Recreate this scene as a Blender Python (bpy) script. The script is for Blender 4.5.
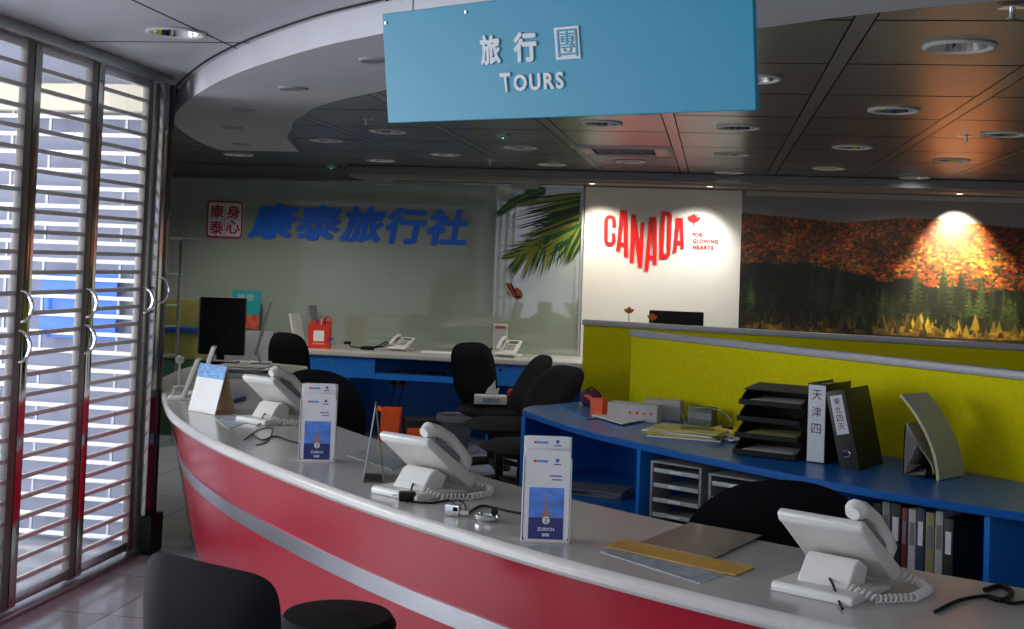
import bpy, bmesh, math, random
from mathutils import Vector, Matrix
random.seed(7)
PI = math.pi
D = bpy.data
COL = bpy.context.scene.collection
for o in list(D.objects):
    D.objects.remove(o)

# ------------------------------------------------------------------ camera
F_PX, CX, CY = 1240.0, 512.0, 219.3          # focal length and optical axis in the 1024x629 frame
YAW = math.atan(203 / F_PX); ROLL = 0.037; PITCH = math.radians(2.0); EYE = 1.5
cd = D.cameras.new('camera'); cam = D.objects.new('camera', cd); COL.objects.link(cam)
cd.sensor_width = 36; cd.lens = F_PX / 1024 * 36
cd.shift_y = -(314.5 - CY) / 1024
cd.clip_start = 0.02
cam.matrix_world = (Matrix.Translation((0, 0, EYE)) @ Matrix.Rotation(YAW, 4, 'Z') @
                    Matrix.Rotation(PI / 2 + PITCH, 4, 'X') @ Matrix.Rotation(ROLL, 4, 'Z'))
bpy.context.scene.camera = cam

# ------------------------------------------------------------------ world, exposure
sc = bpy.context.scene
sc.view_settings.view_transform = 'Standard'; sc.view_settings.look = 'None'
sc.view_settings.gamma = 1.0; sc.view_settings.exposure = 0.0
sc.view_settings.use_curve_mapping = False
sc.cycles.max_bounces = 8; sc.cycles.sample_clamp_indirect = 4.0
sc.cycles.use_denoising = True
w = D.worlds.new('daylight'); sc.world = w; w.use_nodes = True
wn = w.node_tree.nodes; wl = w.node_tree.links
bg = wn['Background']
tc = wn.new('ShaderNodeTexCoord'); sp = wn.new('ShaderNodeSeparateXYZ'); rp = wn.new('ShaderNodeValToRGB')
wl.new(tc.outputs['Generated'], sp.inputs[0]); wl.new(sp.outputs['Z'], rp.inputs[0]); wl.new(rp.outputs[0], bg.inputs[0])
rp.color_ramp.elements[0].position = 0.0; rp.color_ramp.elements[0].color = (.42, .45, .56, 1)
rp.color_ramp.elements[1].position = 0.6; rp.color_ramp.elements[1].color = (.72, .78, .95, 1)
bg.inputs[1].default_value = 1.5


def area(name, loc, rot, sx, sy, power, col=(1, 1, 1)):
    l = D.lights.new(name, 'AREA'); l.shape = 'RECTANGLE'; l.size = sx; l.size_y = sy; l.energy = power; l.color = col
    o = D.objects.new(name, l); COL.objects.link(o); o.location = loc; o.rotation_euler = rot
    return o


def spot(name, loc, target, power, ang, blend, col, size=.03):
    l = D.lights.new(name, 'SPOT'); l.energy = power; l.spot_size = math.radians(ang); l.spot_blend = blend
    l.color = col; l.shadow_soft_size = size
    o = D.objects.new(name, l); COL.objects.link(o); o.location = loc
    o.rotation_euler = (Vector(target) - Vector(loc)).to_track_quat('-Z', 'Y').to_euler()
    return o


# arcade daylight on the left side and at the shop front
area('arcade_daylight', (-5.7, 3.5, 1.3), (0, math.radians(-90), 0), 2.3, 4.2, 250, (.90, .94, 1))
area('shopfront_daylight', (0.2, -1.3, 1.5), (math.radians(90), 0, 0), 5.4, 2.4, 27, (.95, .97, 1))
# display spots in the lowered soffit
WARM = (1, .90, .72)
spot('display_spot', (-1.02, 10.28, 2.14), (-.85, 10.6, 1.0), 54, 100, 1.0, (1, .93, .78))
spot('display_spot', (-0.05, 10.26, 2.14), (-.30, 10.6, .95), 56, 104, 1.0, (1, .97, .90))
spot('display_spot', (1.93, 10.36, 2.14), (1.95, 10.6, 1.60), 420, 84, 1.0, (1, .86, .66))


# ------------------------------------------------------------------ picture measuring helpers
def ray(x, y):
    dx, dy = x - CX, y - CY
    c, s = math.cos(ROLL), math.sin(ROLL)
    a = (dx * c + dy * s) / F_PX; b = -(-dx * s + dy * c) / F_PX
    fw = math.cos(PITCH) - b * math.sin(PITCH); up = math.sin(PITCH) + b * math.cos(PITCH)
    return Vector((-fw * math.sin(YAW) + a * math.cos(YAW), fw * math.cos(YAW) + a * math.sin(YAW), up))


def on_z(x, y, z):
    d = ray(x, y); t = (z - EYE) / d.z; return Vector((t * d.x, t * d.y, z))


def on_y(x, y, Y):
    d = ray(x, y); t = Y / d.y; return Vector((t * d.x, Y, EYE + t * d.z))


def srgb(c):
    return tuple((v / 12.92 if v <= .04045 else ((v + .055) / 1.055) ** 2.4) for v in [k / 255 for k in c]) + (1,)


# ------------------------------------------------------------------ materials
MATS = {}


def mat(name, rgb, rough=.5, metal=0.0, spec=.5, var=.06, scale=30., bump=0.0, coat=0.0, alpha=1.0, trans=0.0, stretch=(1, 1, 1), ior=1.5):
    if name in MATS: return MATS[name]
    m = D.materials.new(name); m.use_nodes = True; MATS[name] = m
    n = m.node_tree.nodes; l = m.node_tree.links; p = n['Principled BSDF']
    p.inputs['Roughness'].default_value = rough; p.inputs['Metallic'].default_value = metal
    p.inputs['Specular IOR Level'].default_value = spec; p.inputs['Coat Weight'].default_value = coat
    p.inputs['Coat Roughness'].default_value = .05
    p.inputs['Alpha'].default_value = alpha; p.inputs['Transmission Weight'].default_value = trans; p.inputs['IOR'].default_value = ior
    t = n.new('ShaderNodeTexCoord'); mp = n.new('ShaderNodeMapping'); mp.inputs['Scale'].default_value = stretch
    nz = n.new('ShaderNodeTexNoise'); nz.inputs['Scale'].default_value = scale; nz.inputs['Detail'].default_value = 3
    l.new(t.outputs['Object'], mp.inputs[0]); l.new(mp.outputs[0], nz.inputs['Vector'])
    r = n.new('ShaderNodeValToRGB'); c = srgb(rgb)
    r.color_ramp.elements[0].position = .3; r.color_ramp.elements[1].position = .7
    r.color_ramp.elements[0].color = tuple(v * (1 - var) for v in c[:3]) + (1,)
    r.color_ramp.elements[1].color = tuple(min(1, v * (1 + var)) for v in c[:3]) + (1,)
    l.new(nz.outputs['Fac'], r.inputs[0]); l.new(r.outputs[0], p.inputs['Base Color'])
    if bump:
        b = n.new('ShaderNodeBump'); b.inputs['Strength'].default_value = bump; b.inputs['Distance'].default_value = .002
        l.new(nz.outputs['Fac'], b.inputs['Height']); l.new(b.outputs[0], p.inputs['Normal'])
    return m


def emit(name, rgb, s):
    m = D.materials.new(name); m.use_nodes = True
    p = m.node_tree.nodes['Principled BSDF']
    p.inputs['Base Color'].default_value = srgb(rgb); p.inputs['Emission Color'].default_value = srgb(rgb)
    p.inputs['Emission Strength'].default_value = s
    return m


def vcol_mat(name, rough=.4):
    m = D.materials.new(name); m.use_nodes = True
    n = m.node_tree.nodes; a = n.new('ShaderNodeAttribute'); a.attribute_name = 'print'
    m.node_tree.links.new(a.outputs['Color'], n['Principled BSDF'].inputs['Base Color'])
    n['Principled BSDF'].inputs['Roughness'].default_value = rough
    return m


M_WHITE = mat('white_laminate', (186, 183, 178), .18, spec=.6, var=.03)
M_RED = mat('red_laminate', (148, 12, 38), .25, spec=.5, var=.03)
M_STEEL = mat('polished_steel', (176, 176, 172), .14, 1, var=.04, scale=8, stretch=(1, 1, 30))
M_BRUSH = mat('brushed_steel', (170, 172, 176), .3, 1, var=.05, scale=8, stretch=(1, 1, 60))
M_SLAT = mat('grey_slat_metal', (205, 200, 198), .5, .1, var=.05)
M_BLUE = mat('blue_laminate', (18, 116, 208), .3, var=.04)
M_BLUED = mat('blue_top_laminate', (20, 92, 170), .28, spec=.4, var=.04)
M_YEL = mat('yellow_panel_fabric', (196, 188, 8), .85, spec=.1, var=.07, scale=60, bump=.1)
M_GREYCAP = mat('grey_plastic_cap', (158, 158, 162), .4)
M_BLACK = mat('black_vinyl', (9, 9, 12), .75, spec=.12, scale=90, bump=.12)
M_BLACKF = mat('black_fabric', (16, 16, 20), .9, spec=.2, scale=150, bump=.2)
M_BLACKP = mat('black_plastic', (10, 10, 11), .5, spec=.25)
M_PHONE = mat('ivory_plastic', (216, 214, 208), .38, var=.02)
M_PHONEG = mat('grey_plastic', (120, 122, 124), .45)
M_PAPER = mat('white_paper', (232, 232, 230), .6, spec=.3, var=.02)
M_CARD = mat('beige_card', (176, 146, 112), .7)
M_TEAL = mat('teal_board', (8, 130, 160), .5, var=.02)
M_TEXTW = mat('white_lettering', (226, 230, 230), .5)
M_TEXTB = mat('blue_acrylic', (18, 104, 224), .4)
M_TEXTR = mat('red_vinyl', (224, 24, 24), .4)
M_SEALR = mat('crimson_vinyl', (170, 24, 48), .45)
M_PLASTER = mat('painted_ceiling_band', (186, 186, 192), .6, var=.02, scale=4)
M_CHROME = mat('chrome', (235, 235, 235), .07, 1, var=.01)
M_DARK = mat('dark_void', (10, 10, 10), .8)
M_NAVY = mat('navy_print', (20, 36, 110), .4)
M_ORANGE = mat('orange_card', (232, 88, 28), .6)
M_GLASSW = mat('green_grey_back_painted_glass', (150, 160, 146), .03, spec=.9, var=.05, scale=1.6, ior=1.9)
M_WALLW = mat('white_display_wall', (222, 218, 210), .75, var=.015, scale=5)
M_CLEAR = mat('clear_acrylic', (225, 232, 236), .05, spec=.8, alpha=.28)
M_GREYW = mat('grey_wall_paint', (120, 118, 116), .7)
M_RUBBER = mat('black_rubber', (12, 12, 12), .5)


# ------------------------------------------------------------------ mesh building
def setp(o, label=None, cat=None, group=None, kind=None):
    if label: o['label'] = label
    if cat: o['category'] = cat
    if group: o['group'] = group
    if kind: o['kind'] = kind
    return o


class MB:
    def __init__(s): s.b = bmesh.new()

    def box(s, c, size, rot=None, bev=0.0):
        m = Matrix.Translation(c) @ (rot.to_4x4() if rot is not None else Matrix.Identity(4)) @ Matrix.Diagonal((*size, 1))
        t = bmesh.new(); bmesh.ops.create_cube(t, size=1); bmesh.ops.transform(t, matrix=m, verts=t.verts)
        if bev: bmesh.ops.bevel(t, geom=t.edges[:], offset=bev, segments=2, affect='EDGES', profile=.6)
        s.merge(t); return s

    def merge(s, t):
        t.verts.index_update(); vs = [s.b.verts.new(v.co) for v in t.verts]
        for f in t.faces:
            try: s.b.faces.new([vs[v.index] for v in f.verts])
            except ValueError: pass
        t.free()

    def prism(s, pts, h0, h1, fn=None):
        """closed polygon pts (a, b) swept from h0 to h1; fn maps (a, b, h) to a point"""
        fn = fn or (lambda a, b, h: Vector((a, b, h)))
        lo = [s.b.verts.new(fn(a, b, h0)) for a, b in pts]; hi = [s.b.verts.new(fn(a, b, h1)) for a, b in pts]
        n = len(pts)
        s.b.faces.new(lo[::-1]); s.b.faces.new(hi)
        for i in range(n): s.b.faces.new((lo[i], lo[(i + 1) % n], hi[(i + 1) % n], hi[i]))
        return s

    def cyl(s, a, b, r, r2=None, n=16):
        return s.tube([a, b], [r, r if r2 is None else r2], n)

    def tube(s, path, r, n=8, closed=False):
        P = [Vector(p) for p in path]; k = len(P)
        R = r if isinstance(r, (list, tuple)) else [r] * k
        rings = []; up = None
        for i, p in enumerate(P):
            if closed: t = P[(i + 1) % k] - P[i - 1]
            else: t = P[min(i + 1, k - 1)] - P[max(i - 1, 0)]
            t.normalize()
            if up is None: up = t.orthogonal()
            up = (up - t * up.dot(t)); up.normalize(); q = t.cross(up)
            rings.append([s.b.verts.new(p + (up * math.cos(2 * PI * j / n) + q * math.sin(2 * PI * j / n)) * R[i]) for j in range(n)])
        for i in range(k if closed else k - 1):
            A, B = rings[i], rings[(i + 1) % k]
            for j in range(n): s.b.faces.new((A[j], A[(j + 1) % n], B[(j + 1) % n], B[j]))
        if not closed: s.b.faces.new(rings[0][::-1]); s.b.faces.new(rings[-1])
        return s

    def lathe(s, prof, c=(0, 0, 0), n=24, cap=True):
        c = Vector(c); rings = []
        for r, z in prof: rings.append([s.b.verts.new(c + Vector((r * math.cos(2 * PI * j / n), r * math.sin(2 * PI * j / n), z))) for j in range(n)])
        for A, B in zip(rings, rings[1:]):
            for j in range(n): s.b.faces.new((A[j], A[(j + 1) % n], B[(j + 1) % n], B[j]))
        if cap: s.b.faces.new(rings[0][::-1]); s.b.faces.new(rings[-1])
        return s

    def pad(s, w_, h_, t_, e=2.6, curve=0., m=None, n=40, k=7, bulge=0.):
        """rounded cushion in the local xz plane, thickness along y"""
        m = m or Matrix.Identity(4); sides = []
        for sg in (-1, 1):
            rings = []
            for q in range(k):
                u = q / (k - 1); ring = []
                th = math.sin(min(1, (1 - u) * 2.2 + 0) * PI / 2) if u > .545 else 1
                for j in range(n):
                    a = 2 * PI * j / n
                    x = w_ / 2 * u * math.copysign(abs(math.cos(a)) ** (2 / e), math.cos(a))
                    z = h_ / 2 * u * math.copysign(abs(math.sin(a)) ** (2 / e), math.sin(a))
                    ring.append(m @ Vector((x, sg * t_ / 2 * th + curve * x * x - bulge * z * z, z)))
                    if q == 0: break
                rings.append([s.b.verts.new(p) for p in ring])
            sides.append(rings)
        A, B = sides
        for rings, fl in ((A, False), (B, True)):
            for q in range(1, k - 1 if False else k):
                for j in range(n):
                    j2 = (j + 1) % n
                    if q == 1: f = [rings[0][0], rings[1][j], rings[1][j2]]
                    else: f = [rings[q - 1][j], rings[q][j], rings[q][j2], rings[q - 1][j2]]
                    s.b.faces.new(f[::-1] if fl else f)
        for j in range(n):
            j2 = (j + 1) % n
            s.b.faces.new((A[-1][j], B[-1][j], B[-1][j2], A[-1][j2]))
        bmesh.ops.remove_doubles(s.b, verts=[v for r_ in (A[-1], B[-1]) for v in r_], dist=1e-5)
        return s

    def face(s, pts):
        s.b.faces.new([s.b.verts.new(Vector(p)) for p in pts]); return s

    def build(s, name, m, parent=None, loc=None, rotz=None, smooth=True, bevel=0.0):
        bmesh.ops.recalc_face_normals(s.b, faces=s.b.faces[:])
        me = D.meshes.new(name); s.b.to_mesh(me); s.b.free()
        if smooth:
            for p in me.polygons: p.use_smooth = True
            me.set_sharp_from_angle(angle=math.radians(38))
        me.materials.append(m)
        o = D.objects.new(name, me); COL.objects.link(o)
        if parent: o.parent = parent
        if loc is not None: o.location = loc
        if rotz is not None: o.rotation_euler.z = rotz
        if bevel:
            md = o.modifiers.new('edge', 'BEVEL'); md.width = bevel; md.segments = 2; md.limit_method = 'ANGLE'
        return o


def thing(name, label, cat, loc=(0, 0, 0), rotz=0., group=None):
    o = D.objects.new(name, None); COL.objects.link(o); o.empty_display_size = .05
    o.location = loc; o.rotation_euler = (0, 0, rotz)
    return setp(o, label, cat, group)


def dup(root, loc, rotz, label=None):
    kids = list(root.children)
    r = root.copy(); COL.objects.link(r); r.location = loc; r.rotation_euler = (0, 0, rotz)
    if label: r['label'] = label
    for ch in kids:
        c = ch.copy(); COL.objects.link(c); c.parent = r
        for g in list(ch.children):
            d = g.copy(); COL.objects.link(d); d.parent = c
    return r


def text_mesh(body, offset=0.0, extrude=0.0, spacing=1.0):
    cu = D.curves.new('t', 'FONT'); cu.body = body; cu.size = 1; cu.offset = offset; cu.extrude = extrude; cu.space_character = spacing
    cu.resolution_u = 4
    o = D.objects.new('t', cu); COL.objects.link(o)
    dg = bpy.context.evaluated_depsgraph_get(); dg.update()
    me = D.meshes.new_from_object(o.evaluated_get(dg)); D.objects.remove(o); D.curves.remove(cu)
    return me


def lettering(name, body, m, bl, br, tl, tr=None, parent=None, offset=0., depth=.002, normal=None, spacing=1.0):
    """text fitted into the quad bl-br-tl-tr, standing off by depth along normal"""
    bl, br, tl = Vector(bl), Vector(br), Vector(tl); tr = Vector(tr) if tr else br + tl - bl
    me = text_mesh(body, 0.0, .5, spacing)
    if offset > .004:                       # heavier strokes: the outline repeated around itself
        src = me; bmx = bmesh.new(); k_ = 0
        for rad, cnt in ((0, 1), (offset, 10)) if offset < .03 else ((0, 1), (offset * .55, 8), (offset, 12)):
            for j in range(cnt):
                n0 = len(bmx.verts); bmx.from_mesh(src); bmx.verts.ensure_lookup_table()
                a_ = 2 * PI * j / cnt
                for v in bmx.verts[n0:]: v.co.x += rad * math.cos(a_); v.co.y += rad * math.sin(a_); v.co.z -= .004 * k_
                k_ += 1
        me = D.meshes.new(name); bmx.to_mesh(me); bmx.free(); D.meshes.remove(src)
    xs = [v.co.x for v in me.vertices]; ys = [v.co.y for v in me.vertices]
    x0, x1, y0, y1 = min(xs), max(xs), min(ys), max(ys)
    nrm = Vector(normal) if normal else (br - bl).cross(tl - bl).normalized()
    for v in me.vertices:
        u = (v.co.x - x0) / (x1 - x0); t = (v.co.y - y0) / (y1 - y0)
        p = (bl * (1 - u) + br * u) * (1 - t) + (tl * (1 - u) + tr * u) * t
        v.co = p + nrm * (depth * (v.co.z + .5))
    me.materials.clear(); me.materials.append(m); me.name = name
    o = D.objects.new(name, me); COL.objects.link(o)
    if parent: o.parent = parent
    return o


# ------------------------------------------------------------------ setting
def struct(o): o['kind'] = 'structure'; return o


def tile_floor():
    m = D.materials.new('grey_floor_tiles'); m.use_nodes = True; n = m.node_tree.nodes; l = m.node_tree.links
    t = n.new('ShaderNodeTexCoord'); b = n.new('ShaderNodeTexBrick'); b.offset = 0
    b.inputs['Scale'].default_value = 1; b.inputs['Brick Width'].default_value = .6; b.inputs['Row Height'].default_value = .6
    b.inputs['Mortar Size'].default_value = .003
    b.inputs['Color1'].default_value = srgb((150, 153, 158)); b.inputs['Color2'].default_value = srgb((143, 146, 152)); b.inputs['Mortar'].default_value = srgb((70, 70, 72))
    l.new(t.outputs['Object'], b.inputs['Vector']); p = n['Principled BSDF']; l.new(b.outputs['Color'], p.inputs['Base Color'])
    p.inputs['Roughness'].default_value = .12
    return m


struct(MB().box((-.5, 4.5, -.05), (14, 15, .1)).build('floor', tile_floor(), smooth=False))
struct(MB().box((-1.1, 10.66, 1.3), (8.6, .12, 2.8)).build('wall_back', M_GREYW, smooth=False))
struct(MB().box((3.25, 4.6, 1.3), (.1, 12.2, 2.8)).build('wall_right', mat('beige_wall', (150, 146, 138), .7), smooth=False))
struct(MB().box((-5.35, 8.3, 1.3), (.1, 4.7, 2.8)).build('wall_left', M_GREYW, smooth=False))


def ceiling_mat(name, rgb, rough, metal, xs, y0, dy, stripw=.03):
    """metal ceiling panels: light carrier strips along y at the given x, thin dark joints across"""
    m = D.materials.new(name); m.use_nodes = True; n = m.node_tree.nodes; l = m.node_tree.links; p = n['Principled BSDF']

    def math_(op, a, b=None, c=None):
        q = n.new('ShaderNodeMath'); q.operation = op
        for i, v in enumerate((a, b, c)):
            if v is None: continue
            if isinstance(v, (int, float)): q.inputs[i].default_value = v
            else: l.new(v, q.inputs[i])
        return q.outputs[0]
    t = n.new('ShaderNodeTexCoord'); s_ = n.new('ShaderNodeSeparateXYZ'); l.new(t.outputs['Object'], s_.inputs[0])
    x, y = s_.outputs['X'], s_.outputs['Y']
    dx = math_('ABSOLUTE', math_('SUBTRACT', math_('MODULO', math_('ADD', math_('SUBTRACT', x, xs[0]), 68.4 + xs[1] / 2), xs[1]), xs[1] / 2))
    dyy = math_('ABSOLUTE', math_('SUBTRACT', math_('MODULO', math_('ADD', math_('SUBTRACT', y, y0), 100 * dy + dy / 2), dy), dy / 2))
    strip = math_('LESS_THAN', dx, stripw)
    edge = math_('MULTIPLY', math_('LESS_THAN', dx, stripw + .006), math_('GREATER_THAN', dx, stripw))
    joint = math_('MULTIPLY', math_('LESS_THAN', dyy, .009), math_('SUBTRACT', 1, strip))
    dark = math_('MAXIMUM', edge, joint)
    nz = n.new('ShaderNodeTexNoise'); nz.inputs['Scale'].default_value = 1.2; l.new(t.outputs['Object'], nz.inputs['Vector'])
    c = srgb(rgb)
    r = n.new('ShaderNodeValToRGB'); r.color_ramp.elements[0].color = tuple(v * .93 for v in c[:3]) + (1,); r.color_ramp.elements[1].color = tuple(v * 1.07 for v in c[:3]) + (1,)
    l.new(nz.outputs['Fac'], r.inputs[0])
    m1 = n.new('ShaderNodeMix'); m1.data_type = 'RGBA'; l.new(strip, m1.inputs[0]); l.new(r.outputs[0], m1.inputs[6]); m1.inputs[7].default_value = srgb(tuple(min(255, v + 16) for v in rgb))
    m2 = n.new('ShaderNodeMix'); m2.data_type = 'RGBA'; l.new(dark, m2.inputs[0]); l.new(m1.outputs[2], m2.inputs[6]); m2.inputs[7].default_value = (.01, .01, .01, 1)
    l.new(m2.outputs[2], p.inputs['Base Color']); l.new(math_('ADD', rough, math_('MULTIPLY', dark, .9 - rough)), p.inputs['Roughness'])
    inv = math_('SUBTRACT', 1, dark); l.new(math_('MULTIPLY', inv, metal), p.inputs['Metallic']); l.new(math_('MULTIPLY', inv, .5), p.inputs['Specular IOR Level'])
    return m


M_CEIL = ceiling_mat('perforated_metal_ceiling', (116, 118, 120), .25, .55, (.43, .684), 4.70, .815)
M_CEILF = ceiling_mat('painted_metal_ceiling', (178, 178, 184), .5, .1, (-.62, .93), 3.72, 1.2, .0)

Z_IN, Z_FRONT, Z_RING = 2.28, 2.38, 2.27
inner_edge = [(3.1, 2.9), (2.2, 3.1), (1.5, 3.3), (.76, 3.56), (.4, 3.76), (.15, 3.95), (-.35, 4.35), (-.85, 4.82), (-1.2, 5.16), (-1.51, 5.5), (-1.84, 5.87),
              (-2.08, 6.2), (-2.25, 6.53), (-2.44, 6.9), (-2.61, 7.34), (-2.8, 7.8), (-2.95, 8.34), (-3.09, 8.88)]
outer_edge = [(-3.72, 8.89), (-3.62, 8.3), (-3.46, 7.7), (-3.27, 7.1), (-2.97, 6.48), (-2.6, 5.85), (-2.25, 5.32), (-1.88, 4.84), (-1.46, 4.38), (-1.14, 4.10), (-.75, 3.78),
              (-.3, 3.44), (.15, 3.12), (.6, 2.88), (1.1, 2.68), (1.6, 2.5), (2.3, 2.3), (3.1, 2.1)]


def smooth_curve(p, n=4):
    out = []
    for i in range(len(p) - 1):
        a, b, c, d = Vector(p[max(i - 1, 0)]), Vector(p[i]), Vector(p[i + 1]), Vector(p[min(i + 2, len(p) - 1)])
        for k in range(n):
            t = k / n
            out.append(tuple(.5 * ((2 * b) + (c - a) * t + (2 * a - 5 * b + 4 * c - d) * t * t + (3 * b - a - 3 * c + d) * t ** 3)))
    out.append(tuple(p[-1])); return out


ie, oe = smooth_curve(inner_edge), smooth_curve(outer_edge)
struct(MB().prism(ie + oe, Z_RING, Z_FRONT - .001).build('ceiling_ring', M_PLASTER))
# shadow-gap trim where the front ceiling panels meet the ring
tr = MB(); off = [Vector(q) + (Vector((-.6, -.8)) * .035) for q in oe]
for a, b in zip(off, off[1:]): tr.tube([(a.x, a.y, Z_FRONT - .003), (b.x, b.y, Z_FRONT - .003)], .005, 4)
struct(tr.build('trim_1', M_DARK))

LIGHTS = [(.79, 4.31), (.81, 5.99), (.81, 7.76), (.81, 9.34), (.13, 5.07), (.11, 6.81), (.10, 8.40), (.10, 9.94), (-.63, 6.74), (-.63, 9.12),
          (-1.31, 8.23), (-1.27, 9.57), (-2.0, 7.37), (-1.97, 8.9), (-2.6, 8.02), (-2.65, 9.58), (1.52, 8.47), (1.52, 10.0), (1.5, 6.9), (-3.75, 9.35), (-3.9, 8.0)]
FRONT_LIGHTS = [(-2.17, 4.69), (.3, 1.9)]
LR = .105


def ceiling_plate(name, poly, z, thick, m, holes, rect=None):
    o = MB().prism(poly, z, z + thick).build(name, m, smooth=False)
    c = MB()
    for x, y in holes: c.cyl((x, y, z - .1), (x, y, z + .15), LR, n=32)
    if rect: c.box((rect[0], rect[1], z), (rect[2], rect[3], .2))
    k = c.build('cutter', m, smooth=False)
    md = o.modifiers.new('holes', 'BOOLEAN'); md.object = k; md.solver = 'EXACT'
    dg = bpy.context.evaluated_depsgraph_get(); me = D.meshes.new_from_object(o.evaluated_get(dg))
    o.modifiers.clear(); o.data = me; D.objects.remove(k)
    return struct(o)


VENT = (-.62, 8.35, .60, .52)
inner_poly = [(3.2, 10.6), (-5.3, 10.6), (-5.3, 6.09), (-3.2, 6.09), (-3.0, 6.5), (-3.3, 7.2), (-3.6, 8.5), (-3.45, 8.7), (-3.12, 8.6)] + [(x - .04, y - .06) for x, y in ie[::-1] if y < 8.4] + [(3.2, 2.85)]
ceiling_plate('ceiling_inner', inner_poly, Z_IN, .03, M_CEIL, LIGHTS, VENT)
ceiling_plate('ceiling_front', [(-2.9, -.6), (3.2, -.6), (3.2, 3.3), (-.3, 4.6), (-2.6, 6.6), (-2.9, 6.6)], Z_FRONT, .03, M_CEILF, FRONT_LIGHTS)
# service void above the ceilings keeps daylight out
struct(MB().box((.1, 5.0, 2.72), (6.3, 11.4, .04)).build('ceiling_slab', M_DARK, smooth=False))
struct(MB().box((-4.15, 8.35, 2.72), (2.4, 4.7, .04)).build('ceiling_slab_side', M_DARK, smooth=False))
struct(MB().box((-2.86, 2.9, 2.53), (.1, 7.2, .30)).build('wall_above_gate', M_PLASTER, smooth=False))
# dropped beam and lowered soffit before the back wall
struct(MB().box((.05, 10.2, 2.24), (6.3, .1, .07), bev=.004).build('ceiling_beam', mat('grey_beam_paint', (118, 118, 122), .5), smooth=False))
struct(MB().box((.05, 10.42, 2.20), (6.3, .36, .03)).build('ceiling_soffit', mat('beige_soffit', (150, 142, 130), .5), smooth=False))
for (x0, x1) in ((-3.0, -2.78), (-1.72, -1.5)):
    struct(MB().box(((x0 + x1) / 2, 10.5, 2.165), (x1 - x0, .14, .05)).build('trim_2', M_GREYCAP, smooth=False))

# back wall cladding: painted glass, white display wall, picture wall
struct(MB().box((-3.2, 10.592, 1.08), (4.16, .012, 2.16)).build('wall_glass', M_GLASSW, smooth=False))
struct(MB().box((-3.2, 10.58, 2.17), (4.16, .03, .015)).build('trim_3', M_BRUSH, smooth=False))
struct(MB().box((-1.115, 10.575, 1.08), (.02, .05, 2.16)).build('trim_4', M_GREYCAP, smooth=False))
struct(MB().box((-.44, 10.585, 1.08), (1.32, .03, 2.19)).build('wall_display', M_WALLW, smooth=False))
struct(MB().box((1.75, 10.59, 1.08), (3.0, .02, 2.19)).build('wall_picture', mat('picture_wall_paint', (170, 166, 160), .6), smooth=False))
# arcade outside the folding gate
M_ARC = D.materials.new('translucent_backdrop'); M_ARC.use_nodes = True  # arcade backdrop; translucency added so light passes into the alcove and rear wall
_n = M_ARC.node_tree.nodes; _l = M_ARC.node_tree.links; _n.remove(_n['Principled BSDF'])
_d = _n.new('ShaderNodeBsdfDiffuse'); _t = _n.new('ShaderNodeBsdfTranslucent'); _m = _n.new('ShaderNodeMixShader'); _nz = _n.new('ShaderNodeTexNoise'); _r = _n.new('ShaderNodeValToRGB')
_nz.inputs['Scale'].default_value = 1.5; _r.color_ramp.elements[0].color = srgb((164, 168, 190)); _r.color_ramp.elements[1].color = srgb((186, 190, 208))
_l.new(_nz.outputs['Fac'], _r.inputs[0]); _l.new(_r.outputs[0], _d.inputs[0]); _t.inputs[0].default_value = (.8, .82, .85, 1); _m.inputs[0].default_value = .32
_l.new(_d.outputs[0], _m.inputs[1]); _l.new(_t.outputs[0], _m.inputs[2]); _l.new(_m.outputs[0], _n['Material Output'].inputs[0])
struct(MB().box((-5.3, 6.0, 1.5), (5.0, .004, 3.0)).build('wall_arcade', M_ARC, smooth=False))
struct(MB().box((-5.1, 3.8, 2.62), (4.3, 4.6, .05)).build('ceiling_arcade', mat('arcade_ceiling', (190, 186, 176), .5), smooth=False))


# ------------------------------------------------------------------ downlights
M_TUBE = emit('lamp_tube_glow', (245, 248, 255), 2.5)
for i, (x, y) in enumerate(LIGHTS):      # ambient fill added at each downlight, stronger at the rear and in the alcove
    spot('downlight_fill', (x, y, Z_IN + .0), (x, y, 0), (60 if x < -3 else 10.5) if y > 7 else 2.4, 150, .6, (1, .97, .90), .09)


def downlight(r, z):
    t = thing('ceiling_light', 'recessed round downlight', 'ceiling light')
    MB().lathe([(r - .004, .012), (r + .012, .0), (r + .016, -.006), (r + .002, -.010), (r - .012, -.004), (r - .014, .004)], n=32, cap=False).build('trim_ring', M_PHONE, t)
    MB().lathe([(r - .012, -.004), (r - .03, .035), (r - .05, .065), (.02, .085), (.001, .086)], n=14, cap=False).build('reflector', M_CHROME, t)
    for s in (-1, 1):
        MB().cyl((-r * .62, s * .022, .035), (r * .62, s * .022, .035), .012, n=10).build('lamp_tube', M_TUBE, t)
    return t


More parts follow.
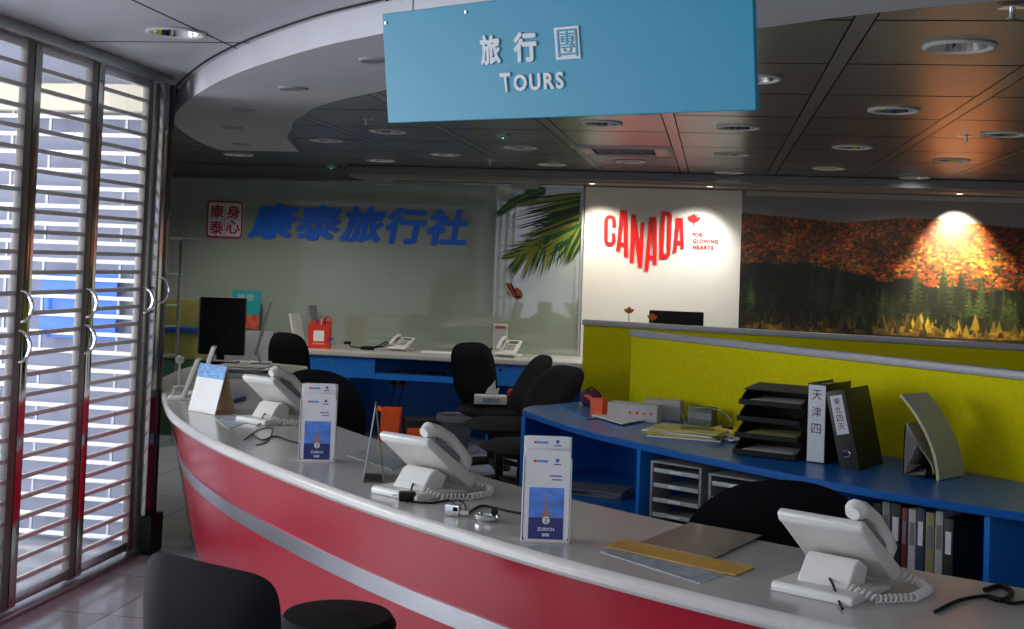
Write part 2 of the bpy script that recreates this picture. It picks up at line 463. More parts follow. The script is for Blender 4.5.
dl0 = downlight(LR, 0); used = 0
names = {0: 'nearest large one on the right-hand ceiling', 1: 'second in the right-hand row beside the orange glow', 2: 'third in the right-hand row, left of the orange glow',
         3: 'farthest in the right-hand row, close to the beam', 4: 'just right of the hanging teal sign', 5: 'on the right below the teal sign corner', 6: 'behind the one below the teal sign corner',
         7: 'closest to the beam above the white display wall', 8: 'directly below the hanging teal sign, in front of the air vent', 9: 'behind the air vent', 10: 'left of the air vent',
         11: 'near the beam above the palm frond picture', 12: 'just below the teal sign left corner, nearest of its row', 13: 'in the middle of the dark ceiling over the blue wall lettering',
         14: 'beside the inner end of the curved white band', 15: 'near the left end of the beam', 16: 'in the middle of the orange glow', 17: 'behind the orange glow against the beam',
         18: 'at the near end of the orange glow', 19: 'left of the curved band close to the back wall', 20: 'left of the curved band beside the gate end'}
for i, (x, y) in enumerate(LIGHTS):
    lab = 'round chrome recessed downlight ' + names[i]
    if i == 0: dl0.location = (x, y, Z_IN); dl0['label'] = lab
    else: dup(dl0, (x, y, Z_IN), 0, lab)
dup(dl0, (*FRONT_LIGHTS[0], Z_FRONT), 0, 'large chrome recessed downlight in the pale front ceiling above the gate')
dup(dl0, (*FRONT_LIGHTS[1], Z_FRONT), 0, 'chrome recessed downlight overhead, in front of the hanging teal sign')

# small flush lights in the curved band
p0 = None
for (px, py, lab) in ((376, 60, 'small flush light in the curved ceiling band beside the teal sign'), (293, 88, 'small flush light in the middle of the curved ceiling band'),
                      (243, 110, 'small flush light in the curved band, third from the teal sign'), (233, 127, 'small flush light near the far left of the curved band'),
                      (241, 144, 'small flush light at the far end of the curved band')):
    q = on_z(px, py, Z_RING)
    if p0 is None:
        p0 = thing('flush_light', lab, 'ceiling light', q)
        MB().lathe([(.001, -.004), (.05, -.004), (.062, -.009), (.07, -.004), (.07, 0)], n=28, cap=False).build('trim_ring', M_GREYCAP, p0)
        MB().lathe([(.001, -.006), (.044, -.005), (.048, -.001)], n=24, cap=False).build('lens', M_PHONEG, p0)
    else: dup(p0, q, 0, lab)
# sprinklers and detectors
p0 = None
for (px, py, lab) in ((366, 119, 'tiny sprinkler head on the dark ceiling left of the teal sign'), (966, 136, 'small sprinkler head inside the orange glow on the ceiling'),
                      (490, 160, 'small sprinkler head on the dark ceiling above the beam'), (1012, 8, 'sprinkler head at the top right corner of the ceiling')):
    q = on_z(px, py, Z_IN if py > 20 else Z_RING)
    if p0 is None:
        p0 = thing('sprinkler_head', lab, 'sprinkler', q)
        MB().lathe([(.001, -.004), (.038, -.003), (.04, 0)], n=20, cap=False).build('escutcheon', M_CHROME, p0)
        MB().cyl((0, 0, -.03), (0, 0, 0), .008, n=10).lathe([(.001, -.034), (.016, -.032), (.016, -.03), (.001, -.029)], n=12, cap=False).build('nozzle', M_BRUSH, p0)
    else: dup(p0, q, 0, lab)
p0 = None
for (px, py, lab) in ((503, 135, 'round smoke detector with green lamp under the teal sign'), (291, 171, 'smoke detector with green lamp near the left end of the beam')):
    q = on_z(px, py, Z_IN) if px > 400 else Vector((-3.3, 10.35, Z_IN))
    if p0 is None:
        p0 = thing('smoke_detector', lab, 'smoke detector', q)
        MB().lathe([(.001, -.018), (.03, -.017), (.045, -.01), (.047, 0)], n=24, cap=False).build('housing', M_GREYCAP, p0)
        MB().lathe([(.001, -.024), (.005, -.022), (.005, -.016)], n=8, cap=False).build('indicator_lamp', emit('green_led', (40, 255, 130), 3), p0)
    else: dup(p0, q, 0, lab)

# air vent
t = thing('air_vent', 'long linear air grille in the ceiling below the teal sign', 'air vent', (VENT[0], VENT[1], Z_IN))
W2, D2 = VENT[2] / 2, VENT[3] / 2
fr = MB()
for s in (-1, 1): fr.box((0, s * (D2 + .002), -.005), (VENT[2] + .05, .03, .012)).box((s * (W2 + .002), 0, -.005), (.03, VENT[3] + .05, .012))
fr.build('frame', M_PLASTER, t)
for s, x0, x1 in ((0, -.19, -.015), (1, .015, .19)):
    sl = MB()
    for k in range(10):
        x = x0 + (x1 - x0) * k / 9; sl.box((x, 0, .01), (.006, .34, .03), Matrix.Rotation(math.radians(28 if s else -28), 3, 'Y'))
    sl.build('slat_bank', mat('vent_slats', (150, 140, 138), .45), t)
MB().box((0, 0, .05), (VENT[2], VENT[3], .01)).build('duct', M_DARK, t)
for s in (-1, 1): MB().box((s * .255, 0, -.002), (.09, .50, .008)).build('blank_panel', mat('pinkish_vent_plate', (205, 178, 174), .35, .3), t)

# ------------------------------------------------------------------ folding gate of polished steel
GX = -2.77; POSTS = [2.9, 3.48, 4.07, 4.65, 5.18, 5.74]; GTOP = 2.33
struct(MB().box((GX, 4.2, 2.353), (.09, 3.4, .05), bev=.004).build('trim_5', M_BRUSH))
struct(MB().box((GX, 4.2, .012), (.10, 3.4, .024), bev=.004).build('trim_6', M_BRUSH))


def gate_leaf(y0, y1, label):
    t = thing('folding_gate_leaf', label, 'gate', (GX, y0, .03), 0, 'steel folding gate leaves')
    Wd = y1 - y0; h = GTOP - .03
    for yy, ms in ((.03, M_STEEL), (Wd - .03, mat('satin_stile', (112, 108, 106), .4, .6))): MB().box((0, yy, h / 2), (.035, .052, h), bev=.004).build('stile', ms, t)
    for zz in (.03, h - .02): MB().box((0, Wd / 2, zz), (.03, Wd - .11, .04), bev=.003).build('rail', M_BRUSH, t)
    s = MB(); k = 0; z = .10
    while z < h - .05:
        s.box((0, Wd / 2, z), (.016, Wd - .105, .019), bev=.003); z += .0838
    s.build('slat_panel', M_SLAT, t)
    for zz in ((1.22,) if label.startswith('steel-slatted gate leaf next') else (1.22, 1.06)):
        a = [(.02 + .055 * math.sin(u * PI / 10), Wd - .03 + .0, zz + .062 * math.cos(u * PI / 10)) for u in range(11)]
        MB().tube(a, .0075, 8).build('pull_handle', M_CHROME, t)
    return t


labs = ['steel-slatted gate leaf out of the way behind the others', 'steel-slatted gate leaf second from the near end', 'steel-slatted gate leaf cut by the left picture edge',
        'steel-slatted gate leaf between the two double-handled posts', 'steel-slatted gate leaf next to the end jamb']
for i in range(2, 5):
    gate_leaf(POSTS[i] + .0, POSTS[i + 1] - .0, labs[i])
t = thing('gate_jamb', 'tall dark polished steel jamb closing the folding gate', 'gate jamb', (GX + .01, 5.80, 0))
MB().box((0, 0, 1.165), (.10, .07, 2.33), bev=.005).build('post', M_STEEL, t)
MB().box((.03, .06, 1.165), (.05, .04, 2.33), bev=.004).build('stop', mat('dark_steel', (70, 70, 74), .2, 1), t)
MB().tube([(.055 + .05 * math.sin(u * PI / 10), -.01, 1.30 + .062 * math.cos(u * PI / 10)) for u in range(11)], .0075, 8).build('pull_handle', M_CHROME, t)
MB().box((.02, .03, .10), (.13, .14, .19), bev=.01).build('foot', M_BLACKP, t)


# roller grille of clear brick pattern across the arcade
def roller_grille(x0, x1, y, z0, z1, pitch, brick, label, barm, rotz=0.):
    t = thing('roller_grille', label, 'roller grille', (x0, y, 0), rotz)
    Wd = x1 - x0
    b = MB(); z = z0; row = 0; v = MB()
    while z < z1:
        b.box((Wd / 2, 0, z), (Wd, .024, .021), bev=.004)
        x = (row % 2) * brick / 2 + .1
        while x < Wd:
            v.box((x, 0, z + pitch / 2), (.012, .014, pitch)); x += brick
        z += pitch; row += 1
    b.build('bars', barm, t); v.build('brick_pattern', mat('grille_links', (190, 194, 206), .4), t)
    for x in (0, Wd): MB().box((x, 0, (z0 + z1) / 2), (.06, .07, z1 - z0 + .1)).build('guide_rail', M_BRUSH, t)
    MB().box((Wd / 2, 0, z1 + .06), (Wd, .16, .14), bev=.01).build('hood', mat('grille_hood', (206, 200, 182), .5), t)
    return t


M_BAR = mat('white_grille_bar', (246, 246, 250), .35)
roller_grille(-5.6, -2.79, 5.92, .04, 2.20, .0925, .42, 'white brick-pattern roller grille seen through the folding gate', M_BAR)
roller_grille(-5.2, -2.95, 6.12, .04, 2.0, .0925, .42, 'dark-barred roller grille in the left alcove facing the glass wall', mat('shaded_grille_bar', (60, 58, 56), .5))  # unseen second grille, added so dark bars show reflected in the glass
roller_grille(-2.4, 3.0, -.55, .04, 2.25, .125, .5, 'wide brick-pattern roller grille closing the open shop front', M_BAR)
t = MB().box((-3.22, 5.965, 1.2), (.42, .02, .34)).build('poster', mat('blue_poster', (70, 130, 235), .4)); setp(t, 'blurred blue poster on the arcade wall behind the grille', 'poster')
for (x, y) in ((-3.25, 5.2), (-3.6, 4.0), (-4.6, 4.9)):
    t = thing('arcade_ceiling_lamp', 'bright square ceiling lamp %s' % {5.2: 'in the arcade just beyond the gate end', 4.0: 'in the arcade nearer the viewer', 4.9: 'deeper inside the arcade'}[y], 'ceiling light', (x, y, 2.595))
    MB().box((0, 0, -.01), (.62, .32, .02), bev=.003).build('frame', M_PLASTER, t)
    MB().box((0, 0, -.022), (.56, .26, .006)).build('diffuser', emit('lamp_diffuser', (255, 252, 245), 9), t)
#NEXT
# ------------------------------------------------------------------ hanging sign
def edge_dir(a, b): return math.atan2(b.y - a.y, b.x - a.x)


def on_plane(px, py, pt, nrm):
    d = ray(px, py); e = Vector((0, 0, EYE)); k = (Vector(pt) - e).dot(nrm) / d.dot(nrm); return e + d * k


EYEV = Vector((0, 0, EYE))
# the board hangs a little crooked, its right end nearer
S_BL, S_TL, S_BR = EYEV + ray(388, 123) * 3.2, EYEV + ray(382, 14) * 3.2, EYEV + ray(756, 110) * 2.46
nS = (S_BR - S_BL).cross(S_TL - S_BL).normalized()
if nS.y > 0: nS = -nS
S_TR = on_plane(752, -33, S_BL, nS)
t = thing('hanging_sign', 'large teal hanging sign with white lettering below the ceiling', 'sign', S_BL)
q = [v - S_BL for v in (S_BL, S_BR, S_TR, S_TL)]
MB().prism([(0, 0), (1, 0), (1, 1), (0, 1)], 0, .012, lambda a, b, h: (q[0] * (1 - a) + q[1] * a) * (1 - b) + (q[3] * (1 - a) + q[2] * a) * b - nS * h).build('sign_board', M_TEAL, t, smooth=False, bevel=.002)
for a in (.1, .9):
    p = q[3].lerp(q[2], a) - nS * .006 - Vector((0, 0, .01)); MB().cyl(p, (p.x, p.y, Z_FRONT - S_BL.z), .0025, n=8).build('hanging_wire', M_BRUSH, t)


def sgn(px, py): return on_plane(px, py, S_BL, nS) - S_BL + nS * .0008


for (x, y) in ((386, 23), (466, 12)): MB().cyl(sgn(x, y), sgn(x, y) + nS * .002, .004, n=10).build('fixing_screw', M_BRUSH, t)
M_SIGNT = mat('pale_grey_lettering', (196, 200, 204), .5)
lettering('lettering', '旅', M_SIGNT, sgn(482, 65.5), sgn(502, 64), sgn(480, 35.5), sgn(500, 34.5), t, .036, .003, nS)
lettering('lettering', '行', M_SIGNT, sgn(515, 63), sgn(538, 61.5), sgn(514, 32.5), sgn(537, 31), t, .04, .003, nS)
bx = MB()
q = [sgn(557, 60), sgn(581.5, 58.3), sgn(579, 25.5), sgn(554.5, 28)]
bx.prism([(0, 0), (1, 0), (1, 1), (0, 1)], 0, .002, lambda a, b, h: (q[0] * (1 - a) + q[1] * a) * (1 - b) + (q[3] * (1 - a) + q[2] * a) * b + nS * h)
bx.build('lettering_block', M_SIGNT, t, smooth=False)
lettering('lettering', '團', M_TEAL, sgn(559.5, 57.5), sgn(579, 56), sgn(557.5, 30), sgn(577, 28.5), t, .0, .0035, nS)
lettering('lettering', 'T', M_SIGNT, sgn(504, 92.5), sgn(511.5, 92), sgn(500, 73.5), sgn(511, 72.5), t, .03, .003, nS)
lettering('lettering', 'OURS', M_SIGNT, sgn(515, 91.5), sgn(565, 88.5), sgn(514, 75), sgn(564, 71.5), t, .036, .003, nS, 1.25)

# ------------------------------------------------------------------ back wall lettering and pictures
YG = 10.584


def gw(px, py, y=YG): return on_y(px, py, y)


t = thing('wall_lettering', 'five large slanted blue characters on the green-grey glass wall', 'sign', (-3.15, YG, 1.6))
Lx = gw(247, 238); T0 = Matrix.Translation((3.15, -YG, -1.6))


def loc_(p): return T0 @ Vector(p)


chars = '康泰旅行社'
xb = [247, 292, 338, 381, 423, 466.5]; xt = [257, 302, 347, 389, 431, 473]
for i, ch in enumerate(chars):
    yb0 = 238 + (xb[i] - 247) * .0405; yb1 = 238 + (xb[i + 1] - 247) * .0405
    yt0 = 203 + (xt[i] - 257) * .031; yt1 = 203 + (xt[i + 1] - 257) * .031
    lettering('character', ch, M_TEXTB, loc_(gw(xb[i] + .6, yb0)), loc_(gw(xb[i + 1] - 1.2, yb1)), loc_(gw(xt[i] + .6, yt0)), loc_(gw(xt[i + 1] - .6, yt1)), t, .034, .014, (0, -1, 0))

t = thing('seal_sign', 'white square seal sign with crimson characters and border left of the blue lettering', 'sign', (-4.4, YG, 1.8))
T0 = Matrix.Translation((4.4, -YG, -1.8))
c4 = [loc_(gw(*p)) for p in ((206.5, 237), (242.5, 238.5), (244, 202), (208, 200.5))]


def rr(a, b, inset=0, r=.1, n=5):
    out = []
    for cx_, cy_, st in ((1 - inset - r, inset + r, -90), (1 - inset - r, 1 - inset - r, 0), (inset + r, 1 - inset - r, 90), (inset + r, inset + r, 180)):
        for k in range(n + 1):
            an = math.radians(st + 90 * k / n); out.append((cx_ + r * math.cos(an), cy_ + r * math.sin(an)))
    return out


def q4(a, b, h): return (c4[0] * (1 - a) + c4[1] * a) * (1 - b) + (c4[3] * (1 - a) + c4[2] * a) * b + Vector((0, -h, 0))


MB().prism(rr(0, 0), 0, .008, q4).build('plate', mat('pale_seal_plate', (214, 214, 218), .4), t, smooth=False)
bd = MB(); o_, i_ = rr(0, 0), rr(0, 0, .045, .07)
for k in range(len(o_)):
    k2 = (k + 1) % len(o_)
    for h0, h1 in ((.0081, .012),):
        bd.face([q4(*o_[k], h1), q4(*o_[k2], h1), q4(*i_[k2], h1), q4(*i_[k], h1)])
        bd.face([q4(*o_[k], h0), q4(*o_[k2], h0), q4(*o_[k2], h1), q4(*o_[k], h1)])
for a0, a1, b0, b1 in ((.495, .505, .05, .95), (.05, .95, .495, .505)):
    bd.prism([(a0, b0), (a1, b0), (a1, b1), (a0, b1)], .0081, .011, q4)
bd.build('border', M_SEALR, t, smooth=False)
for ch, a, b in (('康', .09, .53), ('泰', .09, .09), ('身', .54, .53), ('心', .54, .12)):
    lettering('character', ch, M_SEALR, q4(a, b, .0085), q4(a + .38, b, .0085), q4(a, b + .37, .0085), q4(a + .38, b + .37, .0085), t, .02, .004, (0, -1, 0))

# palm frond and butterfly stickers on the glass
M_LEAF = [mat('palm_green_dark', (14, 48, 20), .5), mat('palm_green', (34, 84, 24), .5), mat('palm_yellow_green', (118, 130, 34), .5)]
M_LEAFB = mat('palm_green_pale', (34, 92, 44), .5)


def blade(mb, p, q_, wd, h):
    p, q_ = Vector(p), Vector(q_); d = q_ - p; n_ = Vector((-d.y, d.x)).normalized() * wd
    a = p + d * .3
    pts = [p - n_ * .4, a - n_, q_, a + n_, p + n_ * .4]
    f = [gw(v.x, v.y, YG - h) for v in pts]
    mb.face(f)


def frond(name, label, stem, spread, mats_, n, ln, hh):
    t = thing(name, label, 'wall sticker', (0, 0, 0))
    mbs = [MB() for _ in mats_]
    for i in range(n):
        u = i / (n - 1); k = u * (len(stem) - 1); j = min(int(k), len(stem) - 2); f = k - j
        s0 = Vector(stem[j]) * (1 - f) + Vector(stem[j + 1]) * f; d = (Vector(stem[j + 1]) - Vector(stem[j])).normalized()
        for side in (-1, 1):
            ang = math.radians(spread[0] + (spread[1] - spread[0]) * u) * side + random.uniform(-.09, .09)
            v = Vector((d.x * math.cos(ang) - d.y * math.sin(ang), d.x * math.sin(ang) + d.y * math.cos(ang)))
            L = ln * (.55 + .6 * math.sin(PI * (.25 + .7 * u))) * random.uniform(.85, 1.1)
            e = s0 + v * L + Vector((0, L * .1)); e.x = min(e.x, 581.5)
            c = random.choice(range(len(mats_)))
            blade(mbs[c], s0, e, random.uniform(.8, 1.5), .001 + c * .0006 + random.uniform(0, .0003))
    for mb, m in zip(mbs, mats_): mb.build('leaflets', m, t, smooth=False)
    st = MB()
    for a, b in zip(stem, stem[1:]): blade(st, a, b, .8, .003)
    st.build('midrib', M_LEAF[2], t, smooth=False)
    return t


frond('palm_frond_sticker', 'big green and yellow palm frond sticker beside the white display wall', [(581, 212), (566, 225), (548, 239), (532, 250), (520, 256)], (48, 18), M_LEAF, 74, 33, .001)
t = thing('palm_frond_sticker', 'long drooping palm leaflets sticker at the top of the glass wall', 'wall sticker')
mbs = [MB() for _ in M_LEAF]
for i in range(46):
    u = i / 45; s0 = (581 - 4 * u, 193 + 50 * u); e = (512 + 50 * u * u + random.uniform(-7, 7), 203 + 62 * u ** .8 + random.uniform(-3, 3)); c = random.choice((0, 0, 1, 2)); blade(mbs[c], s0, e, random.uniform(.9, 1.8), .0035 + c * .0004 + random.uniform(0, .0003))
for i in range(16):
    u = i / 15; s0 = (581, 222 + 24 * u); e = (558 + 14 * u + random.uniform(-3, 3), 268 - 6 * u + random.uniform(-6, 3)); c = random.choice((0, 1, 2)); blade(mbs[c], s0, e, 1.3, .005 + random.uniform(0, .0003))
for mb, m in zip(mbs, M_LEAF): mb.build('leaflets', m, t, smooth=False)
frond('palm_frond_sticker', 'small plain green palm frond sticker above the horizontal reflections', [(546, 189), (530, 194), (514, 202), (500, 212)], (42, 22), [M_LEAFB], 26, 11, .001)
t = thing('butterfly_sticker', 'orange and black butterfly sticker on the glass wall under the palm frond', 'wall sticker')
M_BF = mat('butterfly_orange', (150, 62, 34), .5)
wg = MB()
for poly in ([(512, 295), (507, 286), (506, 283), (512, 284), (516, 292)], [(512, 296), (516, 287), (521, 290), (523, 296), (517, 300)], [(511, 296), (508, 291), (506, 289), (508, 295)], [(514, 297), (520, 299), (522, 298), (518, 295)]):
    wg.face([gw(x, y, YG - .002) for x, y in poly])
wg.build('wings', M_BF, t, smooth=False)
wb = MB(); blade(wb, (511, 283), (518, 300), .8, .004); blade(wb, (506, 284), (514, 297), .5, .0035); blade(wb, (523, 297), (513, 296), .5, .0035); wb.build('wing_edges', M_BLACKP, t, smooth=False)

# ---- display wall lettering
YD = 10.568


def cr(x, y, yy=YD): return on_y(590 + x / 6.293, 190 + y / 6.293, yy)


FD = [.004]


def flat(mb, pts, d=None):
    FD[0] += .00004; d = FD[0]
    P_ = [cr(*p) for p in pts]; Q_ = [v - Vector((0, d, 0)) for v in P_]; n_ = len(P_)
    A = [mb.b.verts.new(v) for v in P_]; B = [mb.b.verts.new(v) for v in Q_]
    mb.b.faces.new(B)
    for i in range(n_): mb.b.faces.new((A[i], A[(i + 1) % n_], B[(i + 1) % n_], B[i]))


def red_grad():
    m = D.materials.new('red_vinyl_letters'); m.use_nodes = True
    m.node_tree.nodes['Principled BSDF'].inputs['Base Color'].default_value = srgb((226, 22, 20)); m.node_tree.nodes['Principled BSDF'].inputs['Roughness'].default_value = .45
    return m


M_CAN = red_grad()
t = thing('wall_lettering', 'red CANADA lettering with maple leaf on the white display wall', 'sign')
L = MB()
# C
cpts_o, cpts_i = [], []
for k in range(13):
    a = math.radians(0 + 180 * k / 12); cpts_o.append((126 + 37 * math.cos(a), 195 - 37 * math.sin(a))); cpts_i.append((126 + 13 * math.cos(a), 195 - 14 * math.sin(a)))
bot_o = [(124 + 36 * math.cos(math.radians(180 + 180 * k / 12)), 315 - 37 * math.sin(math.radians(180 + 180 * k / 12))) for k in range(13)]
bot_i = [(124 + 13 * math.cos(math.radians(180 + 180 * k / 12)), 315 - 14 * math.sin(math.radians(180 + 180 * k / 12))) for k in range(13)]
oc = [(163, 238)] + cpts_o + bot_o + [(158, 272)]; ic = [(139, 238)] + cpts_i + bot_i + [(136, 272)]
for k in range(len(oc) - 1): flat(L, [oc[k], oc[k + 1], ic[k + 1], ic[k]])


def bigA(tl, tr, bl, brr, w_, bar):
    """flat-topped A: outer corners top left/right, bottom left/right, leg width, bar height range"""
    mt = ((tl[0] + tr[0]) / 2, (tl[1] + tr[1]) / 2 + 0)
    flat(L, [tl, (mt[0] + 2, mt[1]), (bl[0] + w_ + (mt[0] + 2 - bl[0] - w_) * .0 + 0, bl[1]), bl])
    flat(L, [(mt[0] - 2, mt[1]), tr, brr, (brr[0] - w_, brr[1])])
    flat(L, [(bl[0] + (tl[0] - bl[0]) * .3 + w_ * .8, bar[0]), (brr[0] - w_ * .8, bar[0] + 3), (brr[0] - w_ * .8, bar[1] + 3), (bl[0] + (tl[0] - bl[0]) * .2 + w_ * .8, bar[1])])


bigA((190, 127), (233, 127), (164, 387), (238, 422), 24, (330, 356))
flat(L, [(259, 153), (286, 153), (274, 458), (249, 455)])
flat(L, [(318, 204), (342, 204), (328, 488), (305, 486)])
flat(L, [(260, 153), (287, 153), (329, 487), (303, 486)])
bigA((374, 170), (420, 170), (341, 510), (420, 469), 25, (410, 436))
flat(L, [(449, 135), (474, 135), (461, 434), (435, 433)])
do, di = [], []
for k in range(9):
    a = math.radians(90 - 90 * k / 8); do.append((480 + 37 * math.cos(a), 172 - 37 * math.sin(a))); di.append((472 + 20 * math.cos(a), 178 - 18 * math.sin(a)))
for k in range(9):
    a = math.radians(-90 * k / 8); do.append((472 + 37 * math.cos(a) - 2, 396 - 37 * math.sin(a))); di.append((464 + 20 * math.cos(a), 388 - 18 * math.sin(a)))
do = [(455, 135)] + do + [(440, 433)]; di = [(470, 160)] + di + [(455, 406)]
for k in range(len(do) - 1): flat(L, [do[k], do[k + 1], di[k + 1], di[k]])
bigA((543, 175), (586, 177), (523, 395), (592, 367), 22, (318, 340))
L.build('big_letters', M_CAN, t, smooth=False)
half = [(0, -42), (9, -26), (21, -30), (17, -12), (30, -22), (42, -14), (38, -4), (26, 12), (6, 18), (2, 19), (3, 44)]
lf = [(x, y) for x, y in half] + [(-x, y) for x, y in half[::-1][:-1]]
lf = [(655 + x, 187 + y) for x, y in lf]
l2 = MB(); n_ = len(lf); ctr = (655, 187)
for k in range(n_): flat(l2, [ctr, lf[k], lf[(k + 1) % n_]])
l2.build('maple_leaf', M_CAN, t, smooth=False)
for s_, yy0, yy1, xr in (('FOR', 268, 295, 706), ('GLOWING', 308, 336, 806), ('HEARTS', 346, 374, 776)):
    lettering('small_letters', s_, M_CAN, cr(645, yy1), cr(xr, yy1 + (xr - 645) * .03), cr(648, yy0), cr(xr + 2, yy0 + (xr - 645) * .03), t, .04, .003, (0, -1, 0), 1.12)
# tiny leaves tucked behind the low partition are built with the desk items below


# ---- autumn landscape picture
def mural():
    import numpy as np
    x0, x1, z0, z1 = .19, 3.15, .86, 2.135
    W, Hh = 620, 300
    rng = np.random.default_rng(4)
    X, Zz = np.meshgrid(np.linspace(x0, x1, W), np.linspace(z0, z1, Hh))

    def vn(f, seed, ax=1., az=1.):
        r = np.random.default_rng(seed); g = r.random((80, 160)); xx = (X - x0) * f * ax; zz = (Zz - z0) * f * az
        i = np.floor(xx).astype(int) % 159; j = np.floor(zz).astype(int) % 79; a = xx % 1; b = zz % 1; a = a * a * (3 - 2 * a); b = b * b * (3 - 2 * b)
        return (g[j, i] * (1 - a) + g[j, i + 1] * a) * (1 - b) + (g[j + 1, i] * (1 - a) + g[j + 1, i + 1] * a) * b
    sil = np.interp(X, [.19, .44, .75, 1.02, 1.3, 1.54, 1.8, 2.1, 2.47, 2.8, 3.15], [1.99, 1.975, 1.955, 1.93, 1.96, 1.985, 1.98, 1.955, 1.925, 1.95, 1.97])
    sil = sil + .012 * (vn(18, 1) - .5)
    img = np.zeros((Hh, W, 3)); sky = np.array([128, 124, 124.]); img[:] = sky
    # crowns on the hill
    cols = np.array([[176, 74, 18], [206, 92, 22], [150, 48, 20], [196, 116, 36], [132, 60, 22], [90, 76, 26], [170, 56, 26], [186, 134, 44]], float)
    hill = Zz < sil
    base = np.array([92, 42, 16.]); img[hill] = base
    lowf = vn(4, 21) * .6 + vn(11, 22) * .4
    N = 10500
    zs = np.sort(rng.random(N))[::-1]
    for k in range(N):
        zc = 1.16 + zs[k] * .84; xc = rng.uniform(x0, x1); s = np.interp(xc, X[0], sil[0])
        if zc > s - .004: continue
        dep = (zc - 1.16) / .84; r = .017 * (1 - dep) + .008 + rng.uniform(0, .006)
        lo = lowf[int((zc - z0) / (z1 - z0) * (Hh - 1)), int((xc - x0) / (x1 - x0) * (W - 1))]; c = cols[rng.integers(len(cols))] * rng.uniform(.6, 1.15) * (.45 + .85 * lo)
        if rng.random() < .10 + .35 * (1 - dep) ** 2: c = np.array([36, 44, 20.]) * rng.uniform(.7, 1.2)
        iw = int((xc - r - x0) / (x1 - x0) * (W - 1)); ie_ = int((xc + r - x0) / (x1 - x0) * (W - 1)) + 2
        jw = int((zc - r - z0) / (z1 - z0) * (Hh - 1)); je = int((zc + r - z0) / (z1 - z0) * (Hh - 1)) + 2
        iw, jw = max(iw, 0), max(jw, 0)
        xx = X[jw:je, iw:ie_]; zz = Zz[jw:je, iw:ie_]
        if xx.size == 0: continue
        dd = ((xx - xc) / r) ** 2 + ((zz - zc) / (r * .8)) ** 2
        m = dd + rng.random(xx.shape) * .5 < 1.1
        sh = .72 + .42 * np.clip((zz - zc) / r, -1, 1) * .6 + .1
        sub = img[jw:je, iw:ie_]; sub[m] = (c[None] * sh[m][:, None])
    # dark conifers
    dk = (Zz < np.interp(X, [.2, .9, 1.4, 1.9, 2.6], [1.50, 1.46, 1.38, 1.32, 1.38]) + .12 * vn(5, 31) + .05 * vn(20, 32)) & hill
    nn = vn(60, 33); img[dk] = (np.array([16, 19, 9.])[None] * (.5 + .9 * nn[dk])[:, None])
    for k in range(620):
        xc = rng.uniform(x0, x1); zb = rng.uniform(1.02, np.interp(xc, [.2, 1.2, 1.9], [1.48, 1.38, 1.30])); h = rng.uniform(.06, .24) * (1.6 - zb)
        c = np.array([30, 38, 14.]) * rng.uniform(.3, 1.8)
        if rng.random() < .3 and zb < 1.2 and xc > 1.1: c = np.array([128, 112, 26.]) * rng.uniform(.6, 1.3); h *= .65
        t_ = (Zz - zb) / h; wdt = (1 - t_) * h * .17 * (1 + .5 * np.sin(t_ * 40 + k))
        m = (t_ > 0) & (t_ < 1) & (np.abs(X - xc) < wdt)
        img[m] = c * rng.uniform(.8, 1.1) * (1 + 0 * X[m][:, None])
    for k in range(60):
        xc = rng.uniform(x0, x1); zb = rng.uniform(1.08, 1.28); h = rng.uniform(.2, .36); c = np.array([30, 36, 14.]) * rng.uniform(.5, 1.7)
        t_ = (Zz - zb) / h; m = (t_ > 0) & (t_ < 1) & (np.abs(X - xc) < (1 - t_) * h * .16 * (1 + .5 * np.sin(t_ * 55 + k)) + .002); img[m] = c * (.7 + .6 * vn(70, 51)[m][:, None])
    # yellow shrubs and shore
    lowm = Zz < 1.05 + .07 * vn(10, 7); n1 = vn(34, 9)
    mixc = np.stack([60 + 90 * n1, 48 + 62 * n1, 14 + 14 * n1], -1); img[lowm] = mixc[lowm]
    for k in range(170):
        zb = rng.uniform(1.0, 1.1); xc = rng.uniform(x0, x1); h = rng.uniform(.03, .15)
        c = np.array([150, 122, 30.]) * rng.uniform(.2, 1.05) * np.interp(xc, [.2, 1.2, 1.7], [.35, .6, 1]); t_ = (Zz - zb) / h
        m = (t_ > 0) & (t_ < 1) & (np.abs(X - xc) < (1 - t_) * h * .28); img[m] = c
    w_ = Zz < 1.03 - .02 * vn(3, 5); img[w_] = np.array([40, 30, 22.])
    big = vn(7, 41); img[hill] *= (.7 + .6 * big)[..., None][hill]
    b_ = img.copy(); b_[1:-1, 1:-1] = (img[1:-1, 1:-1] * 2 + img[:-2, 1:-1] + img[2:, 1:-1] + img[1:-1, :-2] + img[1:-1, 2:]) / 6; img = b_
    img = np.clip(img / 255, 0, 1); lin = np.where(img <= .04045, img / 12.92, ((img + .055) / 1.055) ** 2.4)
    me = D.meshes.new('print')
    V = np.stack([X, np.full_like(X, 10.576), Zz], -1).reshape(-1, 3)
    idx = np.arange(W * Hh).reshape(Hh, W)
    Fq = np.stack([idx[:-1, :-1], idx[:-1, 1:], idx[1:, 1:], idx[1:, :-1]], -1).reshape(-1, 4)
    me.vertices.add(len(V)); me.vertices.foreach_set('co', V.ravel())
    me.loops.add(Fq.size); me.loops.foreach_set('vertex_index', Fq.ravel())
    me.polygons.add(len(Fq)); me.polygons.foreach_set('loop_start', np.arange(0, Fq.size, 4)); me.polygons.foreach_set('loop_total', np.full(len(Fq), 4))
    me.update()
    at = me.color_attributes.new('print', 'FLOAT_COLOR', 'POINT')
    at.data.foreach_set('color', np.concatenate([lin.reshape(-1, 3), np.ones((W * Hh, 1))], 1).ravel())
    me.materials.append(vcol_mat('landscape_print', .5))
    o = D.objects.new('landscape_print', me); COL.objects.link(o)
